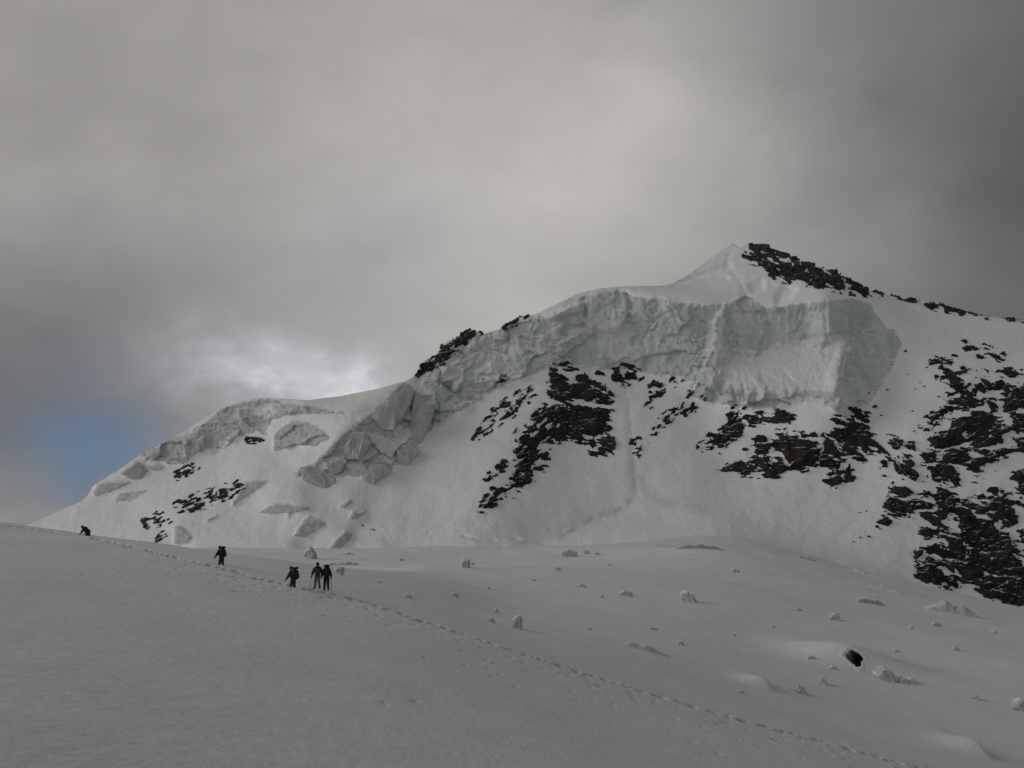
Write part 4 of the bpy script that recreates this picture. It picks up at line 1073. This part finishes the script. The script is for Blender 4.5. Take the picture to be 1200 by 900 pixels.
def climber(foot, yaw, label, pose, jacket, trousers, hatcol, pack, packlabel, poles=()):
    root = empty('person', Vector(foot), yaw)
    tag(root, label, 'person', 'roped climbers walking up the track')
    J = {}
    ln = pose.get('lean', .12); st = pose.get('stride', .16); bend = pose.get('bend', 0)
    hip = (0, 0, .93 - bend * .1)
    chest = (0, .28 * ln + bend * .34, hip[2] + .40 - bend * .18); neck = (0, .52 * ln + bend * .52, hip[2] + .56 - bend * .28); head = (0, .66 * ln + bend * .64, hip[2] + .74 - bend * .34)
    J['pelvis'] = (*hip, (.15, .12)); J['waist'] = (*v3(hip, chest, .5), (.14, .11)); J['chest'] = (*chest, (.17, .13))
    J['neck'] = (*neck, .065); J['jaw'] = (head[0], head[1] + .01, head[2] - .08, .085); J['skull'] = (*head, .105)
    J['crown'] = (head[0], head[1] - .01, head[2] + .08, .075); J['nose'] = (head[0], head[1] + .115, head[2] - .02, .018)
    E = [('pelvis', 'waist'), ('waist', 'chest'), ('chest', 'neck'), ('neck', 'jaw'), ('jaw', 'skull'), ('skull', 'crown'), ('skull', 'nose')]
    hands = {}
    for s_, sd in ((-1, 'l'), (1, 'r')):
        sh = (s_ * .19, chest[1] + .02, chest[2] + .10)
        ex, ey, ez = pose.get('elbow_' + sd, (.30, .05, -.26)); wxx, wyy, wzz = pose.get('wrist_' + sd, (.33, .22, -.44))
        el = (s_ * ex, sh[1] + ey, sh[2] + ez); wr = (s_ * wxx, sh[1] + wyy, sh[2] + wzz)
        J['shoulder_' + sd] = (*sh, .075); J['elbow_' + sd] = (*el, .052); J['wrist_' + sd] = (*wr, .038)
        pm = (wr[0], wr[1] + .03, wr[2] - .07); J['palm_' + sd] = (*pm, .04)
        E += [('chest', 'shoulder_' + sd), ('shoulder_' + sd, 'elbow_' + sd), ('elbow_' + sd, 'wrist_' + sd), ('wrist_' + sd, 'palm_' + sd)]
        for f_ in range(4):
            a_ = (pm[0] + (f_ - 1.5) * .02 * 1, pm[1] + .03, pm[2] - .045); b_ = (a_[0], a_[1] + .035, a_[2] - .02 + .004 * f_)
            J['knuckle%d_%s' % (f_, sd)] = (*a_, .011); J['tip%d_%s' % (f_, sd)] = (*b_, .009)
            E += [('palm_' + sd, 'knuckle%d_%s' % (f_, sd)), ('knuckle%d_%s' % (f_, sd), 'tip%d_%s' % (f_, sd))]
        J['thumb_' + sd] = (pm[0] - s_ * .05, pm[1] + .04, pm[2] - .005, .011); E.append(('palm_' + sd, 'thumb_' + sd))
        hands[sd] = (pm[0], pm[1] + .045, pm[2] - .05)
        fy_ = s_ * st
        an = (s_ * (.11 + pose.get('spread', .02)), -fy_, .09 + (.06 if fy_ > 0 and st > .1 else 0)); hj = (s_ * .10, 0, hip[2] - .08); kn = (s_ * .115, -fy_ * .4 + .06, .50)
        J['hip_' + sd] = (*hj, .095); J['knee_' + sd] = (*kn, .062); J['ankle_' + sd] = (*an, .045); J['toe_' + sd] = (an[0] + s_ * .02, an[1] + .16, max(.045, an[2] - .05), .04)
        E += [('pelvis', 'hip_' + sd), ('hip_' + sd, 'knee_' + sd), ('knee_' + sd, 'ankle_' + sd), ('ankle_' + sd, 'toe_' + sd)]
    grow('body', J, E, M_SKIN, root)
    def sub(names, extra, ren=None):
        jj_ = {n: (J[n][0], J[n][1], J[n][2], tuple(r_ + extra for r_ in J[n][3]) if isinstance(J[n][3], tuple) else J[n][3] + extra) for n in names}
        return jj_, [e for e in E if e[0] in jj_ and e[1] in jj_]
    jn = ['chest', 'waist', 'pelvis', 'neck'] + [a + b for b in ('_l', '_r') for a in ('shoulder', 'elbow', 'wrist')]
    jj_, ee_ = sub(jn, .05); jj_['hem'] = (hip[0], hip[1], hip[2] - .10, (.19, .165)); ee_ = ee_ + [('pelvis', 'hem')]; jj_['neck'] = (*v3(J['chest'], J['neck'], .7), .07)
    grow('jacket', jj_, ee_, jacket, root)
    tn = ['pelvis', 'waist'] + [a + b for b in ('_l', '_r') for a in ('hip', 'knee', 'ankle')]
    jj_, ee_ = sub(tn, .036)
    grow('trousers', jj_, ee_, trousers, root)
    for sd in 'lr':
        jj_, ee_ = sub(['ankle_' + sd, 'toe_' + sd], .026); jj_['shaft'] = (J['ankle_' + sd][0], J['ankle_' + sd][1], J['ankle_' + sd][2] + .14, .08); ee_ = ee_ + [('ankle_' + sd, 'shaft')]; grow('boot', jj_, ee_, M_BOOT, root)
        w_ = J['wrist_' + sd]; hn = [n for n in J if n.endswith('_' + sd) and (n.startswith('palm') or n.startswith('knuckle') or n.startswith('tip') or n.startswith('thumb'))]
        jj_, ee_ = sub(hn, .016); jj_['cuff'] = (*J['wrist_' + sd][:3], .062); ee_ = ee_ + [('cuff', 'palm_' + sd)]; grow('glove', jj_, ee_, M_BOOT, root, 1)
    bm = bmesh.new(); bmesh.ops.create_uvsphere(bm, u_segments=16, v_segments=12, radius=1)
    for v in bm.verts: v.co = Vector((head[0] + v.co.x * .125, head[1] - .015 + v.co.y * .14, head[2] + .045 + max(v.co.z, -.55) * .135))
    me = bpy.data.meshes.new('hat'); bm.to_mesh(me); bm.free(); link('hat', me, hatcol, root)
    M = Matrix.Translation(Vector(foot)) @ Matrix.Rotation(yaw, 4, 'Z')
    if pack:
        wdt, hgt, dep, pmat = pack
        pc = v3(hip, chest, .75)
        pr = empty('backpack', M @ Vector((pc[0], pc[1] - .14 - dep / 2, pc[2] - .26)), yaw)
        pr.rotation_euler = (-(ln * .5 + bend * .9), 0, yaw)
        tag(pr, packlabel, 'backpack', 'climbers\' backpacks')
        bm = bmesh.new(); bmesh.ops.create_cube(bm, size=1)
        for v in bm.verts:
            v.co = Vector((v.co.x * wdt * (.88 if v.co.z > 0 else 1), v.co.y * dep * (.8 if v.co.z > 0 else 1), (v.co.z + .5) * hgt))
        bmesh.ops.bevel(bm, geom=bm.edges, offset=min(wdt, dep) * .28, segments=3, affect='EDGES')
        me = bpy.data.meshes.new('pack_bag'); bm.to_mesh(me); bm.free(); link('pack_bag', me, pmat, pr)
        bm = bmesh.new(); bmesh.ops.create_cube(bm, size=1)
        for v in bm.verts: v.co = Vector((v.co.x * wdt * .9, v.co.y * dep * .9, v.co.z * .14 + hgt + .03))
        bmesh.ops.bevel(bm, geom=bm.edges, offset=.045, segments=3, affect='EDGES')
        me = bpy.data.meshes.new('pack_lid'); bm.to_mesh(me); bm.free(); link('pack_lid', me, M_PACK, pr)
        for s_ in (-1, 1):
            bm = bmesh.new()
            path = [(s_ * wdt * .3, dep * .45, hgt * .15), (s_ * wdt * .36, dep * .5 + .16, hgt * .35), (s_ * wdt * .34, dep * .5 + .26, hgt * .7), (s_ * wdt * .28, dep * .5 + .12, hgt * .98), (s_ * wdt * .25, dep * .42, hgt * .9)]
            prev = None
            for p_ in path:
                a_ = bm.verts.new((p_[0] - .025, p_[1], p_[2])); b_ = bm.verts.new((p_[0] + .025, p_[1], p_[2]))
                if prev: bm.faces.new((prev[0], prev[1], b_, a_))
                prev = (a_, b_)
            bmesh.ops.solidify(bm, geom=bm.faces[:], thickness=.012)
            me = bpy.data.meshes.new('shoulder_strap'); bm.to_mesh(me); bm.free(); link('shoulder_strap', me, M_PACK, pr)
    for sd, lab in poles:
        h_ = Vector(hands[sd]); top_ = M @ (h_ + Vector((0, 0, .08)))
        tip = M @ Vector((h_.x * 1.25, h_.y + .10, 0)); tip.z = float(gz(np.array(tip.x), np.array(tip.y))) - .05
        bm = bmesh.new(); d_ = tip - top_; L_ = d_.length
        bmesh.ops.create_cone(bm, cap_ends=True, segments=8, radius1=.013, radius2=.009, depth=L_)
        bmesh.ops.translate(bm, vec=(0, 0, L_ / 2), verts=bm.verts)
        me = bpy.data.meshes.new('trekking_pole'); bm.to_mesh(me); bm.free()
        o = link('trekking_pole', me, M_POLE); o.location = top_; o.rotation_euler = d_.to_track_quat('Z', 'Y').to_euler()
        tag(o, lab, 'trekking pole', 'trekking poles')
        bm = bmesh.new(); bmesh.ops.create_cone(bm, cap_ends=True, segments=8, radius1=.018, radius2=.02, depth=.13)
        me = bpy.data.meshes.new('grip'); bm.to_mesh(me); bm.free(); g_ = link('grip', me, M_BOOT, o); g_.location = (0, 0, .05)
        bm = bmesh.new(); bmesh.ops.create_cone(bm, cap_ends=True, segments=12, radius1=.05, radius2=.03, depth=.012)
        me = bpy.data.meshes.new('basket'); bm.to_mesh(me); bm.free(); g_ = link('basket', me, M_BOOT, o); g_.location = (0, 0, L_ - .12)
    return root

M_SKIN = cloth_material('skin', (.36, .22, .16), .6)
M_BOOT = cloth_material('boot_black', (.012, .012, .013))
M_PACK = cloth_material('pack_black', (.014, .014, .018))
M_PACK_NAVY = cloth_material('pack_navy', (.012, .013, .022))
M_PACK_GREEN = cloth_material('pack_grey_green', (.03, .05, .045))
M_JACK_RED = cloth_material('jacket_red', (.085, .013, .011))
M_JACK_GREEN = cloth_material('jacket_dark_green', (.016, .026, .020))
M_JACK_BLACK = cloth_material('jacket_black', (.013, .013, .015))
M_TR_KHAKI = cloth_material('trousers_khaki', (.13, .115, .075))
M_TR_GREEN = cloth_material('trousers_green', (.008, .042, .026))
M_TR_BLACK = cloth_material('trousers_black', (.014, .014, .014))
M_HAT = cloth_material('hat_dark', (.012, .011, .012))
M_POLE, _nt, _b = material('pole_metal'); _b.inputs['Base Color'].default_value = (.05, .05, .05, 1); _b.inputs['Metallic'].default_value = .6; _b.inputs['Roughness'].default_value = .5

def foot(px, py, dz=0, Y=None):
    x_, y_ = on_hill(px, py, 40)
    if Y: x_ = uv(px, py)[0] * Y
    Y = Y or y_
    return (x_, Y, float(gz(np.array(x_), np.array(Y))) + dz)
climber(foot(371.5, 691), math.radians(14), 'walker in a dark green jacket and khaki trousers, left of the two together', dict(lean=.1, stride=.17, spread=.05, elbow_l=(.30, .02, -.27), wrist_l=(.37, .12, -.48)),
        M_JACK_GREEN, M_TR_KHAKI, M_HAT, (.36, .54, .24, M_PACK_GREEN), 'slim dark green backpack on the walker in khaki trousers', [('l', 'pole in the left hand of the walker in khaki trousers')])
climber(foot(382.2, 693), math.radians(10), 'walker all in black with a tall pack, right of the two together', dict(lean=.16, stride=.12, bend=.05, elbow_r=(.27, .06, -.26), wrist_r=(.31, .16, -.47)),
        M_JACK_BLACK, M_TR_BLACK, M_HAT, (.48, .74, .38, M_PACK), 'tall black backpack on the walker all in black', [('r', 'pole in the right hand of the walker all in black')])
climber(foot(343.5, 688, -.42), math.radians(62), 'walker in a red jacket and green trousers, knee-deep in the snow track', dict(lean=.22, stride=.14, bend=.12),
        M_JACK_RED, M_TR_GREEN, M_HAT, (.48, .70, .40, M_PACK_NAVY), 'bulky dark navy backpack on the walker in the red jacket')
climber(foot(259.5, 662, -.35), math.radians(58), 'walker in dark clothes alone on the track, legs hidden by the snow', dict(lean=.25, stride=.12, bend=.15),
        M_JACK_BLACK, M_TR_BLACK, M_HAT, (.48, .70, .38, M_PACK), 'black backpack on the lone walker in dark clothes', [('r', 'short pole beside the lone walker in dark clothes')])
climber(foot(103.5, 628, -.5), math.radians(75), 'furthest walker bent low on the crest of the snow slope', dict(lean=.2, stride=.1, bend=.9),
        M_JACK_BLACK, M_TR_BLACK, M_HAT, (.50, .66, .42, M_PACK), 'dark backpack on the furthest bent walker')

# ------------------------------------------------------------------ sky, light, camera
SUN_AZ, SUN_EL = math.radians(-84), math.radians(22)       # azimuth from +y towards +x
wd = bpy.data.worlds.new('World'); SC.world = wd; wd.use_nodes = True
nt = NT(wd.node_tree); nt.n.clear()
outw = nt.node('ShaderNodeOutputWorld')
skyt = nt.node('ShaderNodeTexSky', sky_type='NISHITA'); skyt.sun_disc = False
skyt.sun_elevation = SUN_EL; skyt.sun_rotation = SUN_AZ
bg1 = nt.node('ShaderNodeBackground'); nt.l.new(skyt.outputs[0], bg1.inputs[0]); bg1.inputs[1].default_value = .07
gen = nt.node('ShaderNodeTexCoord').outputs['Generated']
sx = nt.node('ShaderNodeSeparateXYZ'); nt.l.new(gen, sx.inputs[0])
az = nt.math('ARCTAN2', sx.outputs[0], sx.outputs[1])
el = nt.math('ARCSINE', sx.outputs[2])
def wnoise(scale, detail, rough, dist=0): return nt.noise(nt.mapping(gen, (1, 1, 1.7)), scale, detail, rough, dist)
w1 = nt.math('SUBTRACT', wnoise(3.2, 6, .55, .3), .5); w2 = nt.math('SUBTRACT', nt.noise(nt.mapping(gen, (1.1, -1, 1.6)), 3.9, 6, .55, .3), .5)
n_soft = wnoise(5.0, 7, .5, .2); n_fine = wnoise(16, 8, .58, .4)
az_w = nt.math('MULTIPLY_ADD', w1, .17, az); el_w = nt.math('MULTIPLY_ADD', w2, .13, el)
def angles(px, py):
    x_, y_, z_ = (px - CX) / F, CP - SP * (CY - py) / F, SP + CP * (CY - py) / F
    return math.atan2(x_, y_), math.atan2(z_, math.hypot(x_, y_))
def blob(px, py, rx, ry, rot=0, soft=1.0):
    a0, e0 = angles(px, py)
    da = nt.math('SUBTRACT', az_w, a0); de = nt.math('SUBTRACT', el_w, e0)
    c_, s_ = math.cos(math.radians(rot)), math.sin(math.radians(rot))
    p1 = nt.math('ADD', nt.math('MULTIPLY', da, c_), nt.math('MULTIPLY', de, s_)); p2 = nt.math('SUBTRACT', nt.math('MULTIPLY', de, c_), nt.math('MULTIPLY', da, s_))
    p1 = nt.math('DIVIDE', p1, rx / F); p2 = nt.math('DIVIDE', p2, ry / F)
    r2 = nt.math('ADD', nt.math('MULTIPLY', p1, p1), nt.math('MULTIPLY', p2, p2))
    return nt.math('EXPONENT', nt.math('MULTIPLY', r2, -soft))
C = nt.mix(nt.ramp(n_soft, .25, .75), (.56, .54, .525), (.66, .637, .615))
def over(mask, amount, col, tex=None):
    global C
    f = nt.math('MULTIPLY', mask, amount, clamp=True)
    if tex is not None: f = nt.math('MULTIPLY', f, tex, clamp=True)
    C = nt.mix(f, C, col)
HIGH = nt.ramp(el, .56, .95)
CLOUDS = [
    (1340, 230, 390, 560, 0, .96, (.165, .173, .174), None),
    (1200, 60, 300, 200, 0, .5, (.17, .175, .175), 'soft'),
    (0, 420, 290, 125, 10, .8, (.28, .28, .295), None),
    (60, 510, 200, 100, 0, .7, (.22, .235, .27), None),
    (600, 240, 300, 210, 15, .85, (.95, .92, .88), None),
    (480, 120, 260, 120, 20, .45, (.78, .75, .72), 'soft'),
    (560, 300, 200, 90, 10, .5, (1.0, .97, .93), 'soft'),
    (690, 165, 90, 100, 0, .5, (1.0, .96, .91), 'soft'),
    (800, 330, 200, 60, 0, .45, (.66, .65, .63), None),
    (985, 300, 80, 60, 0, .45, (.44, .44, .445), 'soft'),
    (250, 330, 170, 60, 12, .3, (.42, .415, .43), 'soft'),
    (440, 320, 130, 70, 30, .5, (.54, .545, .58), None),
    (355, 455, 140, 55, -12, .9, (.72, .74, .80), None),
    (362, 462, 105, 42, -15, 1.0, (1.30, 1.32, 1.36), 'fine'),
    (350, 448, 75, 26, -12, .6, (1.15, 1.17, 1.22), None),
    (118, 540, 70, 55, -35, .9, (.20, .36, .62), 'gap'),
]
texs = {None: None, 'soft': nt.ramp(n_soft, .35, .65), 'fine': nt.ramp(n_fine, .36, .64), 'gap': nt.ramp(n_soft, .2, .55, .5, 1.0)}
for px, py, rx, ry, rot, amt, col, tx in CLOUDS: over(blob(px, py, rx, ry, rot), amt, col, texs[tx])
C = nt.mix(nt.ramp(az, -.70, -1.2), C, (.80, .775, .75))
C = nt.mix(nt.ramp(az, .60, 1.0), C, (.14, .145, .15))
C = nt.mix(nt.ramp(nt.math('ABSOLUTE', az), 1.8, 2.5), C, (.64, .635, .625))
C = nt.mix(HIGH, C, (.108, .108, .113))
mot = nt.math('MULTIPLY_ADD', nt.math('SUBTRACT', nt.noise(nt.mapping(gen, (1, 1, 1.5)), 9.0, 8, .55, .6), .5), .26, 1.0)
mm = nt.node('ShaderNodeMix', data_type='RGBA', blend_type='MULTIPLY'); mm.inputs[0].default_value = 1.0
nt.l.new(C, mm.inputs[6]); nt.l.new(mot, mm.inputs[7]); C = mm.outputs[2]
bg2 = nt.node('ShaderNodeBackground'); nt.l.new(C, bg2.inputs[0]); bg2.inputs[1].default_value = 1.0
gap = nt.math('MULTIPLY', blob(120, 545, 80, 55, -20), nt.ramp(n_soft, .25, .6, .55, 1.0), clamp=True)
ms = nt.node('ShaderNodeMixShader'); nt.l.new(nt.math('MULTIPLY', gap, .25), ms.inputs[0])
nt.l.new(bg2.outputs[0], ms.inputs[1]); nt.l.new(bg1.outputs[0], ms.inputs[2])
nt.l.new(ms.outputs[0], outw.inputs[0])

sl = bpy.data.lights.new('sun', 'SUN'); sl.energy = 1.5; sl.angle = math.radians(35); sl.color = (1, .965, .935)
so = bpy.data.objects.new('sun', sl); COL.objects.link(so)
sd_ = Vector((math.sin(SUN_AZ) * math.cos(SUN_EL), math.cos(SUN_AZ) * math.cos(SUN_EL), math.sin(SUN_EL)))
so.rotation_euler = sd_.to_track_quat('Z', 'Y').to_euler(); so.location = sd_ * 300

cam = bpy.data.cameras.new('camera'); cam.sensor_width = 36; cam.lens = 36 * F / 1200; cam.clip_start = .1; cam.clip_end = 100000
co_ = bpy.data.objects.new('camera', cam); COL.objects.link(co_)
co_.rotation_euler = (math.pi / 2 + PITCH, 0, 0)
SC.camera = co_
SC.view_settings.view_transform = 'Standard'; SC.view_settings.look = 'None'; SC.view_settings.gamma = 1
SC.view_settings.exposure = -.88
SC.cycles.use_denoising = True
SC.cycles.max_bounces = 6
